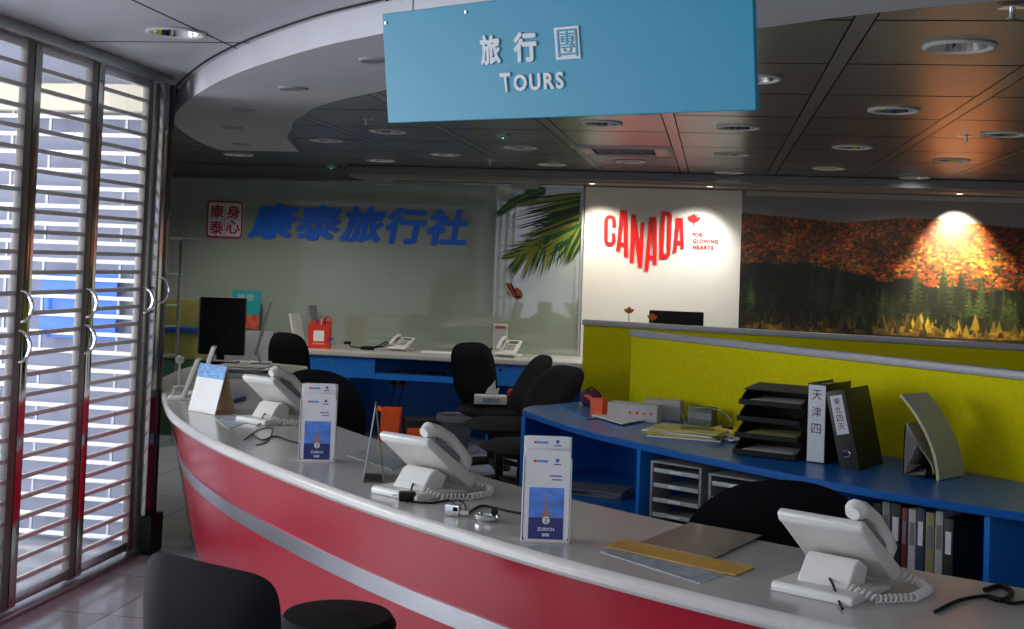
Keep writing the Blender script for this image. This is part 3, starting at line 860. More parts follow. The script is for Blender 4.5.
    t = thing('wall_picture', 'wide autumn forest hillside picture on the back wall', 'picture')
    o.parent = t
    MB().box(((x0 + x1) / 2, 10.579, (z0 + z1) / 2), (x1 - x0, .004, z1 - z0)).build('backing_board', M_GREYW, t, smooth=False)


mural()

# soffit display lamps (fixtures of the spots)
p0 = None
for (x, y, lab) in ((-1.02, 10.30, 'small soffit spotlight at the left corner of the white display wall'), (-.05, 10.28, 'small soffit spotlight above the maple leaf'), (1.93, 10.38, 'small soffit spotlight above the autumn picture')):
    if p0 is None:
        p0 = thing('soffit_spotlight', lab, 'spotlight', (x, y, 2.185))
        MB().lathe([(.022, -.001), (.036, -.004), (.044, -.003), (.045, 0)], n=24, cap=False).build('trim_ring', M_CHROME, p0)
        MB().lathe([(.001, -.002), (.024, -.003)], n=20, cap=False).build('lens', emit('spot_lens', (255, 240, 210), 6), p0)
    else: dup(p0, (x, y, 2.185), 0, lab)
#NEXT2
# ------------------------------------------------------------------ curved reception counter
CT = .80
front = [(-3.06, 7.75), (-3.12, 7.2), (-3.02, 6.62), (-2.90, 6.25), (-2.66, 5.78), (-2.42, 5.30), (-2.21, 4.94), (-1.88, 4.48), (-1.52, 4.06), (-1.17, 3.69), (-.89, 3.42), (-.66, 3.22), (-.47, 3.06), (-.23, 2.88), (.13, 2.65), (.6, 2.42), (1.2, 2.2), (1.9, 2.02)]
back = [(2.0, 2.75), (1.3, 2.85), (.7, 3.04), (.15, 3.34), (-.14, 3.54), (-.4, 3.74), (-.61, 3.92), (-.79, 4.11), (-1.14, 4.54), (-1.48, 4.95), (-1.86, 5.51), (-2.14, 6.05), (-2.36, 6.55), (-2.50, 6.95), (-2.52, 7.25), (-2.50, 7.55)]
fc, bc = smooth_curve(front, 5), smooth_curve(back, 4)


def offset(curve, d):
    out = []
    for i, p in enumerate(curve):
        a = Vector(curve[max(i - 1, 0)]); b = Vector(curve[min(i + 1, len(curve) - 1)]); t_ = (b - a).normalized(); out.append((p[0] - t_.y * d, p[1] + t_.x * d))
    return out


def ribbon(mb, curve, th, z0, z1, taper=0.):
    """curved board of thickness th behind the curve; its foot stands back by taper"""
    lo = offset(curve, taper); A = list(curve) + offset(curve, th)[::-1]; B = list(lo) + offset(lo, th)[::-1]; n = len(A)
    va = [mb.b.verts.new((x, y, z1)) for x, y in A]; vb = [mb.b.verts.new((x, y, z0)) for x, y in B]; m_ = n // 2
    for v in (va, vb):
        for i in range(m_ - 1): mb.b.faces.new((v[i], v[i + 1], v[n - 2 - i], v[n - 1 - i]))
    for i in range(n): mb.b.faces.new((va[i], va[(i + 1) % n], vb[(i + 1) % n], vb[i]))
    return mb


FT = .135 / .67


counter = thing('reception_counter', 'long curved reception counter with white top, red front and steel band', 'counter', (0, 0, 0))
MB().prism(fc + bc, CT - .042, CT).build('worktop', M_WHITE, counter, bevel=.014)
red_c = offset(fc, .045)[4:]
ribbon(MB(), red_c, .03, .09, CT - .042, .135).build('front_panel', M_RED, counter)
ribbon(MB(), offset(fc, .038 + (.758 - .560) * FT)[4:], .008, .504, .562, .052 * FT).build('steel_band', mat('dull_steel_band', (182, 184, 190), .26, 1, var=.12, scale=2.5), counter)
ribbon(MB(), offset(fc, .20)[4:], .03, .0, .09).build('kick_board', M_BRUSH, counter)
for i in (4, 28, 52, 74):
    a = Vector(offset(fc, .26)[i]); b = min((Vector(p) for p in bc), key=lambda v: (v - a).length); c_ = (a + b) / 2; d = b - a
    MB().box((c_.x, c_.y, (CT - .042) / 2), (d.length * .9, .03, CT - .042), Matrix.Rotation(math.atan2(d.y, d.x), 3, 'Z')).build('support_panel', M_GREYCAP, counter)

# ------------------------------------------------------------------ low yellow partitions
def partition(label, a, b, h, cap=.035, thick=.05, ret=None):
    a, b = Vector(a), Vector(b); L_ = (b - a).length; an = math.atan2(b.y - a.y, b.x - a.x)
    t = thing('office_partition', label, 'partition', (a.x, a.y, 0), an)
    MB().box((L_ / 2, thick / 2, (h - cap) / 2), (L_, thick - .01, h - cap), bev=.004).build('panel', M_YEL, t)
    MB().box((L_ / 2, thick / 2, h - cap / 2), (L_ + .02, thick + .012, cap), bev=.012).build('top_cap', M_GREYCAP, t)
    for x in (.03, L_ - .03): MB().box((x, thick / 2, .01), (.08, .12, .02)).build('foot', M_GREYCAP, t)
    return t


P1a, P1b = Vector((-.79, 7.72)), Vector((1.66, 7.03)); P2a, P2b = Vector((-.43, 6.73)), Vector((1.17, 4.935))
partition('low yellow partition with grey cap standing behind the nearer yellow one', P1a, P1a + (P1b - P1a) * 1.25, 1.162)
partition('nearer low yellow partition with grey cap behind the black binders', P2a, P2a + (P2b - P2a) * 1.4, 1.162)

# ------------------------------------------------------------------ curved blue service desk
DT = .75
bf = [tuple(on_z(x, y, DT).xy) for x, y in ((523, 409), (543, 417), (571, 426), (600, 434), (639, 443), (700, 456), (760, 468), (831, 482), (900, 494), (1024, 513))]
bf = [(-.93, 6.50), (-.945, 6.40)] + bf[:] + [(1.5, 4.02), (1.95, 3.8)]
bf[2] = (-.93, 6.28)
u2 = (P2b - P2a).normalized(); n2 = Vector((-u2.y, u2.x))
bb = [tuple(P2a + u2 * 3.1 - n2 * .01), tuple(P2a - n2 * .01 - u2 * .10), (-.80, 6.66)]
bfc = smooth_curve(bf, 4)
desk = thing('service_desk', 'long blue open-front desk with a curved top against the yellow partition', 'desk')
MB().prism(bfc + bb, DT - .03, DT).build('worktop', M_BLUED, desk, bevel=.004)


def board(a, b, z0, z1, th, name='divider', m=M_BLUE, par=None):
    a, b = Vector(a), Vector(b); c_ = (a + b) / 2; d = b - a
    return MB().box((c_.x, c_.y, (z0 + z1) / 2), (d.length, th, z1 - z0), Matrix.Rotation(math.atan2(d.y, d.x), 3, 'Z')).build(name, m, par or desk, smooth=False)


def nearest_back(p):
    p = Vector(p); k = (p - P2a).dot(u2); return P2a + u2 * k - n2 * .03


board(P2a + u2 * 3.05 - n2 * .025, P2a - u2 * .10 - n2 * .025, 0, DT - .03, .02, 'back_panel')
bfo = offset(bfc, .02)
board((-.93, 6.27), (-.80, 6.62), 0, DT - .03, .022, 'end_panel')
board((-.80, 6.62), P2a - u2 * .10 - n2 * .025, 0, DT - .03, .02, 'end_return')
DIV = []
for px in (636, 831, 985):
    q = on_z(px, {636: 443, 831: 482, 985: 507}[px], DT); q = Vector((q.x, q.y)) + Vector((.012, .02)); DIV.append(q)
    board(q, nearest_back(q), 0, DT - .03, .022)
inner = offset(bfc, .06)
MB().prism(inner + [tuple(Vector(b) - n2 * .03) for b in bb], .385, .405).build('shelf', M_BLUE, desk)
MB().prism(offset(bfc, .05) + [tuple(Vector(b) - n2 * .03) for b in bb], .0, .06).build('plinth', M_BLUE, desk)

# ------------------------------------------------------------------ rear desk under the glass wall
RT = .725
rd = thing('rear_desk', 'blue desk with white top running along the glass wall', 'desk', (-2.3, 10.18, 0))
RX0, RX1 = -1.22, 1.34
MB().box((.06, 0, RT - .02), (2.62, .74, .04), bev=.008).build('worktop', M_WHITE, rd)
MB().box((.06, .34, .34), (2.5, .02, .68)).build('back_panel', M_BLUE, rd)
for x in (-1.2, -.62, .55, 1.3): MB().box((x, .0, .34), (.022, .66, .68)).build('side_panel', M_BLUE, rd)
# lock positions measured on the drawer fronts
for (xa, xb) in ((-1.185, -.40), (.36, .86)):
    d = MB().box(((xa + xb) / 2, -.325, .595), (xb - xa, .02, .165), bev=.003).build('drawer_front', mat('bright_blue_laminate', (26, 118, 214), .35), rd)
    MB().cyl(((xa + xb) / 2 + .03, -.343, .635), ((xa + xb) / 2 + .03, -.334, .635), .011, n=14).build('lock', M_CHROME, d)
for (xa, xb) in ((-.40, .36), (.86, 1.3)):
    MB().box(((xa + xb) / 2, -.32, .535), (xb - xa, .02, .05)).build('apron', mat('bright_blue_laminate', (26, 118, 214), .35), rd)
    MB().box(((xa + xb) / 2, .02, .525), (xb - xa, .6, .015)).build('keyboard_shelf', M_BLUE, rd)
MB().box((-1.215, -.05, .36), (.02, .6, .66)).build('maroon_end_board', mat('maroon_board', (110, 24, 44), .5), rd)
t = thing('wall_socket', 'double power socket with two black plugs on the blue panel under the rear desk', 'socket', (-2.66, 10.506, .44))
MB().box((0, -.006, 0), (.15, .01, .09), bev=.003).build('plate', M_PHONEG, t)
for s in (-1, 1):
    p_ = MB().box((s * .037, -.03, -.005), (.045, .04, .045), bev=.008).build('plug', M_BLACKP, t)
    MB().tube([(s * .037, -.045, -.01), (s * .037 + .01, -.055, -.08), (s * .037 - .02, -.03, -.18), (s * .02, -.02, -.36)], .004, 6).build('cord', M_BLACKP, t)
t = thing('keyboard', 'dark keyboard on the pull-out shelf of the rear desk', 'keyboard', (-2.38, 10.06, .5325))
MB().box((0, 0, .009), (.44, .15, .018), bev=.004).build('case', M_BLACKP, t)
kk = MB()
for r_ in range(5):
    for c_ in range(15): kk.box((-.2 + c_ * .0285, -.055 + r_ * .027, .021), (.023, .022, .008), bev=.002)
kk.build('keys', M_PHONEG, t)
#NEXT3
# ------------------------------------------------------------------ chairs
def rot(ax, deg): return Matrix.Rotation(math.radians(deg), 4, ax)


def office_chair(label, loc, rz, seat_z=.45, bw=.46, bh=.44, back_c=.28, tilt=-8, m=M_BLACK, arms=False, e=2.6, group=None):
    """front of the chair faces local -y, backrest at +y"""
    t = thing('office_chair', label, 'chair', (loc[0], loc[1], 0), math.radians(rz), group)
    S = Matrix.Translation((0, 0, seat_z)) @ rot('X', 90)
    MB().pad(.48, .46, .09, 3.0, 0, S).build('seat', m, t)
    B = Matrix.Translation((0, .20, seat_z + back_c)) @ rot('X', tilt)
    MB().pad(bw, bh, .075, e, -.28, B, bulge=.12).build('backrest', m, t)
    MB().tube([(0, .05, seat_z - .06), (0, .24, seat_z - .05), (0, .29, seat_z + .05), (0, .26, seat_z + back_c)], [.02, .022, .022, .018], 8).build('back_support', M_BLACKP, t)
    MB().cyl((0, 0, .09), (0, 0, seat_z - .04), .028, n=14).build('gas_column', M_BLACKP, t)
    for k in range(5):
        a = 2 * PI * k / 5 + .3; c_, s_ = math.cos(a), math.sin(a)
        l_ = MB().tube([(0, 0, .11), (.14 * c_, .14 * s_, .10), (.28 * c_, .28 * s_, .07)], [.028, .02, .014], 8).build('leg', M_BLACKP, t)
        MB().cyl((.28 * c_ - s_ * .022, .28 * s_ + c_ * .022, .028), (.28 * c_ + s_ * .022, .28 * s_ - c_ * .022, .028), .028, n=14).build('caster', M_RUBBER, l_)
    if arms:
        for s in (-1, 1): MB().tube([(s * .22, .05, seat_z - .03), (s * .29, .05, seat_z), (s * .29, .02, seat_z + .2), (s * .28, -.12, seat_z + .22)], .016, 8).build('armrest', M_BLACKP, t)
    return t


def stand_at(px, py, z, back=.0): q = on_z(px, py, z); return (q.x, q.y + back)


# chairs on the staff side of the counter
office_chair('big black chair with a wide arched backrest between counter and blue desk', (.185, 4.02), -170, .42, .60, .54, .20, -10, M_BLACKF, e=2.2)
office_chair('black chair whose arched backrest shows behind the first leaflet box', (-1.93, 6.32), 168, .45, .54, .48, .23, -6, M_BLACKF, e=2.3)
office_chair('black chair at the far end of the counter beside the monitor', (-2.90, 8.75), 150, .47, .46, .48, .23, -6, M_BLACK, e=3)
# chairs by the rear desk
office_chair('black chair with a tissue box on its seat, at the rear desk', (-1.50, 8.62), 58, .46, .46, .44, .245, -14, M_BLACK, e=3.2)
office_chair('black chair with leaning backrest pushed right of the tissue box chair', (-1.32, 7.92), -62, .45, .46, .42, .27, -30, M_BLACK, e=2.8)
office_chair('black chair half hidden beside the left end of the yellow partitions', (-1.05, 7.08), -50, .44, .50, .40, .30, -35, M_BLACK, e=2.8)
# visitor's chair in front
office_chair('black vinyl visitor chair with square backrest at the lower left picture edge', (-.91, 2.60), 156, .42, .40, .46, .22, -4, M_BLACK, True, e=7)


t = thing('round_stool', 'low round black stool between the visitor chair and the red counter front', 'stool', (-.91, 3.06, 0))
MB().lathe([(.001, .53), (.12, .53), (.145, .545), (.15, .575), (.135, .597), (.001, .605)], n=28).build('seat', M_BLACK, t)
MB().cyl((0, 0, .02), (0, 0, .53), .024, n=12).build('column', M_BLACKP, t)
MB().lathe([(.001, 0), (.13, 0), (.13, .01), (.03, .03), (.001, .032)], n=24).build('base', M_BRUSH, t)


# ------------------------------------------------------------------ telephones
def coil(path, r=.009, turns=30, w_=.003):
    P = smooth_curve([tuple(p) for p in path], 8) if False else path
    pts = [Vector(p) for p in P]; seg = [(b - a).length for a, b in zip(pts, pts[1:])]; tot = sum(seg); out = []
    N = turns * 7
    for i in range(N + 1):
        s_ = tot * i / N; k = 0
        while k < len(seg) - 1 and s_ > seg[k]: s_ -= seg[k]; k += 1
        p = pts[k].lerp(pts[k + 1], min(1, s_ / seg[k])); d = (pts[k + 1] - pts[k]).normalized()
        u = d.cross(Vector((0, 0, 1))).normalized(); v = u.cross(d); a = 2 * PI * turns * i / N
        out.append(p + (u * math.cos(a) + v * math.sin(a)) * r)
    return MB().tube(out, w_, 5)


def desk_phone(label, loc, rz, s=1.0, flat=1.0):
    """screen faces local +y; rear faces -y; handset on the +x side"""
    t = thing('desk_telephone', label, 'telephone', loc, math.radians(rz)); t.scale = (s, s, s * flat)

    def xf(prof, x0, x1, bev=.004):
        mb = MB(); mb.prism([(y, z) for y, z in prof], x0, x1, lambda a, b, h: Vector((h, a, b))); return mb
    xf([(-.115, .0), (.10, .0), (.10, .012), (.02, .022), (-.108, .024), (-.115, .016)], -.095, .095).build('base', M_PHONE, t, bevel=.004)
    xf([(-.06, .022), (.03, .02), (.05, .06), (.0, .085), (-.02, .075)], -.06, .06).build('stand', M_PHONE, t, bevel=.004)
    xf([(-.062, .155), (-.078, .165), (-.088, .186), (-.070, .196), (.135, .052), (.14, .03), (.12, .018), (.10, .022)], -.10, .10).build('body', M_PHONE, t, bevel=.006)
    d = Vector((0, .205, -.144)).normalized(); n_ = Vector((0, .144, .205)).normalized()
    R_ = Matrix((Vector((1, 0, 0)), d, n_)).transposed()
    c0 = Vector((0, -.070, .196))
    ctr = lambda x, a, h: Vector((x, 0, 0)) + c0 + d * a + n_ * h
    MB().box(ctr(-.03, .05, .002), (.09, .05, .004), R_, .001).build('screen', mat('phone_screen', (96, 108, 100), .2), t)
    kb = MB()
    for i in range(3):
        for j in range(4): kb.box(ctr(-.055 + i * .024, .105 + j * .026, .003), (.018, .016, .006), R_, .002)
    for j in range(6): kb.box(ctr(.022, .08 + j * .022, .002), (.018, .012, .004), R_, .001)
    kb.build('keypad', M_PHONEG, t)
    h = MB()
    path = [ctr(.073, -.012, .008), ctr(.073, .0, .024), ctr(.073, .03, .038), ctr(.073, .10, .052), ctr(.073, .17, .038), ctr(.073, .20, .024), ctr(.073, .222, .004)]
    h.tube(path, [.016, .026, .022, .017, .022, .027, .016], 12)
    h.build('handset', M_PHONE, t)
    MB().tube([ctr(.073, .035, .010), ctr(.073, .10, .012), ctr(.073, .165, .010)], [.018, .016, .018], 8).build('cradle', M_PHONEG, t)
    coil([(.075, .15, .03), (.13, .17, .012), (.17, .12, .011), (.17, .03, .011), (.12, -.04, .011), (.06, -.055, .03)]).build('coiled_cord', M_PHONE, t)
    MB().tube([(0, -.03, .04), (.03, -.07, .035), (.07, -.12, .006), (.09, -.15, .005)], .003, 6).build('line_cord', M_BLACKP, t)
    return t


q = on_z(424, 490, CT); desk_phone('ivory desk telephone in the middle of the counter, seen from behind', (-.845, 3.655, CT), -30, 1.0, .93)
desk_phone('ivory desk telephone at the far left end of the counter behind the tent card', (-1.80, 4.98, CT), -30, 1.0)
desk_phone('ivory desk telephone at the right end of the counter, nearest the viewer', (.285, 2.87, CT), -30, 1.0, .9)
desk_phone('small grey telephone on the rear desk beside the black headset', (-2.57, 10.24, RT), 165, .85, .66)
desk_phone('ivory telephone on the rear desk in front of the small leaflet stand', (-1.64, 10.14, RT), 170, .88, .78)


# ------------------------------------------------------------------ leaflet boxes
def leaflet_box(label, loc, rz):
    t = thing('leaflet_box', label, 'leaflet holder', loc, math.radians(rz))
    W_, Dp, Hh = .122, .05, .262
    MB().box((0, .02, .13), (W_, .004, .26), bev=.001).build('back_wall', M_PHONE, t)
    MB().box((0, 0, .003), (W_, Dp, .006), bev=.001).build('base', M_PHONE, t)
    for s in (-1, 1): MB().box((s * (W_ / 2 - .001), 0, .105), (.003, Dp, .21), bev=.001).build('side_wall', M_PHONE, t)
    lf_ = MB().prism(rr(0, 0, 0, .06), 0, .010, lambda a, b, h: Vector(((a - .5) * .112, .004 + h, .012 + b * .25))).build('rear_leaflets', M_PAPER, t, smooth=False)
    fl = MB().prism(rr(0, 0, 0, .06), 0, .012, lambda a, b, h: Vector(((a - .5) * .114, -.022 + h, .006 + b * .225))).build('front_leaflets', M_PAPER, t, smooth=False)
    y = -.0225

    def rect(nm, x0, x1, z0, z1, m, par, d=.0006, yy=y): return MB().box(((x0 + x1) / 2, yy - d / 2, (z0 + z1) / 2), (x1 - x0, d, z1 - z0)).build(nm, m, par, smooth=False)
    rect('sky_picture', -.044, .044, .062, .137, mat('sky_print', (78, 128, 214), .4, var=.35, scale=22, stretch=(1, 1, 2)), fl)
    rect('title_band', -.044, .044, .008, .062, M_NAVY, fl)
    tw = MB(); tw.prism([(-.007, .062), (.007, .062), (.003, .088), (.0012, .112), (0, .124), (-.0012, .112), (-.003, .088)], 0, .0006, lambda a, b, h: Vector((a, y - .0007 - h, b)))
    tw.prism([(-.014, .062), (-.007, .062), (-.003, .078)], 0, .0006, lambda a, b, h: Vector((a, y - .0007 - h, b))).prism([(.014, .062), (.007, .062), (.003, .078)], 0, .0006, lambda a, b, h: Vector((a, y - .0007 - h, b)))
    tw.build('tower_picture', mat('tower_print', (178, 116, 84), .5), fl, smooth=False)
    MB().cyl((0, y - .0006, .0555), (0, y - .0014, .0555), .0095, n=20).build('emblem', M_TEXTW, fl)
    lettering('emblem_letter', 'Z', M_NAVY, (-.0045, y - .0014, .0505), (.0045, y - .0014, .0505), (-.0045, y - .0014, .0605), None, fl, .01, .0006, (0, -1, 0))
    lettering('title_lettering', 'ZURICH', M_TEXTW, (-.021, y - .0006, .029), (.021, y - .0006, .029), (-.021, y - .0006, .0375), None, fl, .02, .0006, (0, -1, 0))
    lettering('title_lettering', '保險', M_TEXTW, (-.010, y - .0006, .015), (.010, y - .0006, .015), (-.010, y - .0006, .0235), None, fl, .02, .0006, (0, -1, 0))
    for par, z, yy in ((lf_, .243, .0035), (fl, .200, y)):
        rect('red_mark', -.036, -.028, z, z + .006, M_TEXTR, par, yy=yy)
        rect('blue_line', -.027, .0, z, z + .006, mat('pale_blue_print', (90, 150, 210), .5), par, yy=yy)
        MB().cyl((.024, yy, z + .006), (.024, yy - .0006, z + .006), .005, n=12).box((.024, yy - .0003, z - .004), (.018, .0006, .003)).build('small_crest', mat('grey_blue_print', (90, 104, 150), .5), par)
    rect('grey_line', .006, .036, .165, .1685, mat('grey_blue_print', (90, 104, 150), .5), fl); rect('grey_line', .012, .036, .156, .159, mat('grey_blue_print', (90, 104, 150), .5), fl)
    return t


lb = leaflet_box('white leaflet box with blue tower leaflet at the front of the counter, nearer one', (-.40, 3.145, CT), 9)
lb2 = leaflet_box('white leaflet box with blue tower leaflet farther along the counter, left of the middle telephone', (-1.315, 4.10, CT), 14)


def sheet(name, label, cat, pts, z, m, th=.002, parent=None, group=None):
    o = MB().prism([tuple(p) for p in pts], z, z + th).build(name, m, parent, smooth=False)
    return setp(o, label, cat, group) if not parent else o


def zq(pts, z): return [tuple(on_z(x, y, z).xy) for x, y in pts]


# tent cards
def tent(name, label, cat, a, b, dpt, h, mfront, mback, top=None):
    """a, b: bottom front corners; dpt: depth to the back leg; h: height"""
    a, b = Vector(a), Vector(b); an = math.atan2(b.y - a.y, b.x - a.x); W_ = (b - a).length
    t = thing(name, label, cat, (a.x, a.y, CT), an)
    yy = dpt / 2; th = .0025
    MB().prism([(0, 0), (th, 0), (yy + th, h), (yy, h)], 0, W_, lambda p, q_, hh: Vector((hh, p, q_))).build('front_sheet', mfront, t, smooth=False)
    MB().prism([(dpt - th, 0), (dpt, 0), (yy + th, h), (yy, h)], 0, W_, lambda p, q_, hh: Vector((hh, p, q_))).build('back_sheet', mback, t, smooth=False)
    MB().box((W_ / 2, dpt / 2, .001), (W_, dpt, .002)).build('base_flap', mback, t, smooth=False)
    if top:
        k0 = .72; MB().prism([(yy * k0 - .0008, h * k0), (yy - .0008, h), (yy, h + .001), (yy * k0, h * k0)], .001, W_ - .001, lambda p, q_, hh: Vector((hh, p, q_))).build('picture_strip', top, t, smooth=False)
    return t


q0, q1 = on_z(187, 410, CT), on_z(218, 413, CT)
tent('tent_card', 'white tent card with blue skyline strip at the left end of the counter', 'tent card', (-2.255, 5.17), (-2.09, 5.07), .11, .205, M_PAPER, M_CARD,
     mat('skyline_print', (96, 150, 206), .5, var=.5, scale=60, stretch=(1, 1, 3)))
tent('tent_calendar', 'beige-backed desk calendar seen edge-on, left of the middle telephone', 'calendar', (-.99, 3.77), (-1.035, 3.935), .065, .235, mat('calendar_card', (150, 122, 96), .7), mat('grey_board', (120, 120, 120), .6))


# slanted leaflet stands at the end
def slant_stand(label, loc, rz, h=.21, m=M_PHONE, w_=.15):
    t = thing('leaflet_stand', label, 'leaflet holder', loc, math.radians(rz))
    MB().prism([(0, 0), (.02, 0), (.085, h), (.065, h)], -w_ / 2, w_ / 2, lambda a, b, hh: Vector((hh, a, b))).build('panel', m, t, bevel=.002)
    MB().box((0, .0, .006), (w_, .11, .012), bev=.003).build('base', m, t)
    MB().prism([(-.045, .0), (-.04, .0), (-.03, .06), (-.035, .06)], -w_ / 2, w_ / 2, lambda a, b, hh: Vector((hh, a, b))).build('lip', M_CLEAR, t)
    return t


slant_stand('white slanted leaflet stand at the very end of the counter, lower of the two', (-2.46, 5.55, CT), -72, .19, w_=.10)
slant_stand('taller white slanted leaflet stand just behind the lower one', (-2.48, 5.78, CT), -72, .235, w_=.10)
t = thing('ball_ornament', 'small round white ball beside the slanted leaflet stands', 'ornament', (-2.68, 6.02, CT))
MB().lathe([(.001, .0), (.03, .0), (.03, .006), (.006, .012), (.005, .13), (.001, .13)], n=16).build('stem', M_PHONE, t)
MB().lathe([(.001, .118), (.016, .124), (.024, .14), (.016, .157), (.001, .163)], n=16).build('ball', M_PHONE, t)

# monitor at the counter end, poster behind
t = thing('monitor', 'black computer monitor seen from behind at the far end of the counter', 'monitor', (-3.03, 7.42, CT), math.radians(8))
MB().box((0, 0, .235), (.285, .035, .36), bev=.006).build('housing', M_BLACKP, t)
MB().box((0, .019, .235), (.26, .002, .33)).build('screen', mat('dark_screen', (12, 14, 18), .1), t)
MB().box((0, -.022, .10), (.05, .02, .15), bev=.005).build('neck', M_BLACKP, t)
MB().box((0, 0, .008), (.20, .15, .016), bev=.005).build('foot', M_BLACKP, t)
MB().box((-.146, 0, .235), (.008, .04, .35), bev=.002).build('side_edge', M_PHONEG, t)
t = thing('document_stand', 'slanted grey document board behind the black monitor', 'document holder', (-2.80, 7.50, CT), math.radians(15))
MB().prism([(-.04, .06), (-.03, .06), (.055, .40), (.045, .40)], -.07, .07, lambda a, b, hh: Vector((a, hh, b))).build('board', M_GREYCAP, t, bevel=.002)
MB().box((0, 0, .008), (.13, .14, .016), bev=.003).tube([(0, 0, .01), (-.03, 0, .10)], .008, 8).build('base', M_GREYCAP, t)
t = thing('standing_poster', 'teal and orange poster board behind the black monitor', 'poster', (-4.06, 10.50, 0))
MB().box((0, -.045, .41), (.56, .12, .82), bev=.004).build('cabinet', M_GREYCAP, t)
MB().box((0, -.05, 1.0), (.26, .012, .34)).build('board', mat('teal_poster', (36, 150, 158), .45), t)
MB().box((0, -.057, .895), (.26, .004, .12)).build('orange_strip', mat('orange_poster', (196, 84, 56), .5, var=.4, scale=30), t)
lettering('lettering', '旅遊', mat('poster_pink_lettering', (196, 190, 190), .5), (-.08, -.057, 1.08), (.07, -.057, 1.08), (-.08, -.057, 1.14), None, t, .0, .002, (0, -1, 0))

# glass display shelf and yellow board at the left
t = thing('display_shelf', 'tall glass display shelf with steel posts at the left back corner', 'shelf', (-4.28, 8.9, 0))
for x in (-.30, .22):
    for y in (-.15, .15): MB().box((x, y, .79), (.02, .02, 1.58), bev=.002).build('post', M_BRUSH, t)
for z in (.35, .70, .92, 1.08, 1.32): MB().box((-.04, 0, z), (.52, .30, .008)).build('glass_shelf', mat('shelf_glass', (150, 176, 172), .05, spec=.8, alpha=.45), t)
MB().box((.02, 0, 1.585), (.70, .34, .02), bev=.003).build('top_plate', mat('dark_shelf_top', (60, 62, 62), .4), t)
t = thing('leaflet_rack', 'yellow and green leaflet rack standing behind the glass display shelf', 'rack', (-4.33, 9.5, 0))
MB().box((0, 0, .86), (.62, .03, .50), bev=.004).build('yellow_panel', mat('mustard_board', (140, 136, 70), .6, var=.15, scale=9), t)
MB().box((0, 0, .32), (.62, .03, .62), bev=.004).build('green_panel', mat('dark_green_board', (48, 92, 66), .6), t)
MB().box((.06, -.03, .86), (.5, .03, .05), bev=.004).build('blue_strip', mat('deep_blue_board', (28, 62, 140), .5), t)
for s in (-1, 1): MB().box((s * .29, 0, .02), (.04, .26, .04)).build('foot', M_GREYCAP, t)

# papers and clutter at the counter's far end
t = thing('paper_tray', 'pile of papers and white tray at the far end of the counter', 'paper tray', (-2.62, 6.75, CT), math.radians(10))
MB().box((0, 0, .012), (.34, .24, .024), bev=.003).build('tray', M_PHONE, t)
for k in range(5): MB().box((random.uniform(-.02, .02), random.uniform(-.02, .02), .028 + k * .007), (.29, .21, .005), Matrix.Rotation(random.uniform(-.2, .2), 3, 'Z')).build('paper', M_PAPER if k % 2 else mat('grey_paper', (150, 150, 148), .6), t, smooth=False)
sheet('flyer', 'small coloured flyer lying before the white tent card', 'flyer', zq([(216, 420), (236, 414), (250, 422), (228, 429)], CT), CT, mat('flyer_print', (168, 176, 190), .5, var=.35, scale=14))
sheet('pen_tray', 'blue and grey pen tray between tent card and far telephone', 'pen tray', zq([(229, 396), (241, 392), (246, 400), (232, 404)], CT), CT, mat('blue_grey_plastic', (60, 74, 120), .4), .02)
sheet('paper_sheet', 'grey paper sheet lying behind the edge-on desk calendar', 'paper', zq([(346, 455), (372, 449), (410, 462), (392, 470)], CT), CT, mat('grey_sheet', (136, 140, 148), .4))
sheet('plastic_sleeve', 'clear plastic document sleeve lying on the counter right of the near leaflet box', 'document sleeve', zq([(640, 545), (690, 525), (762, 538), (712, 561)], CT), CT + .0055, mat('brownish_sleeve', (150, 134, 118), .1, spec=.8, var=.1, scale=6))
sheet('map_flyer', 'yellow flyer under the clear plastic sleeve', 'flyer', zq([(606, 548), (624, 541), (755, 569), (735, 577)], CT), CT + .0028, mat('yellow_flyer_print', (206, 160, 62), .45, var=.2, scale=12))
sheet('map_flyer', 'pale blue patterned flyer partly under the yellow one', 'flyer', zq([(600, 552), (622, 545), (728, 574), (700, 584)], CT), CT, mat('pale_flyer_print', (150, 160, 166), .45, var=.4, scale=26))


def cable(name, label, pts, z, r=.003, cat='cable', m=M_BLACKP):
    P = [on_z(x, y, z + r + .0005) for x, y in pts]; P = [Vector(p) for p in smooth_curve([tuple(p) for p in P], 5)] if False else P
    c2 = []
    for i in range(len(P) - 1):
        a, b, c_, d = P[max(i - 1, 0)], P[i], P[i + 1], P[min(i + 2, len(P) - 1)]
        for k in range(5):
            t_ = k / 5; c2.append(.5 * ((2 * b) + (c_ - a) * t_ + (2 * a - 5 * b + 4 * c_ - d) * t_ * t_ + (3 * b - a - 3 * c_ + d) * t_ ** 3))
    c2.append(P[-1])
    o = MB().tube(c2, r, 7).build(name, m); return setp(o, label, cat)


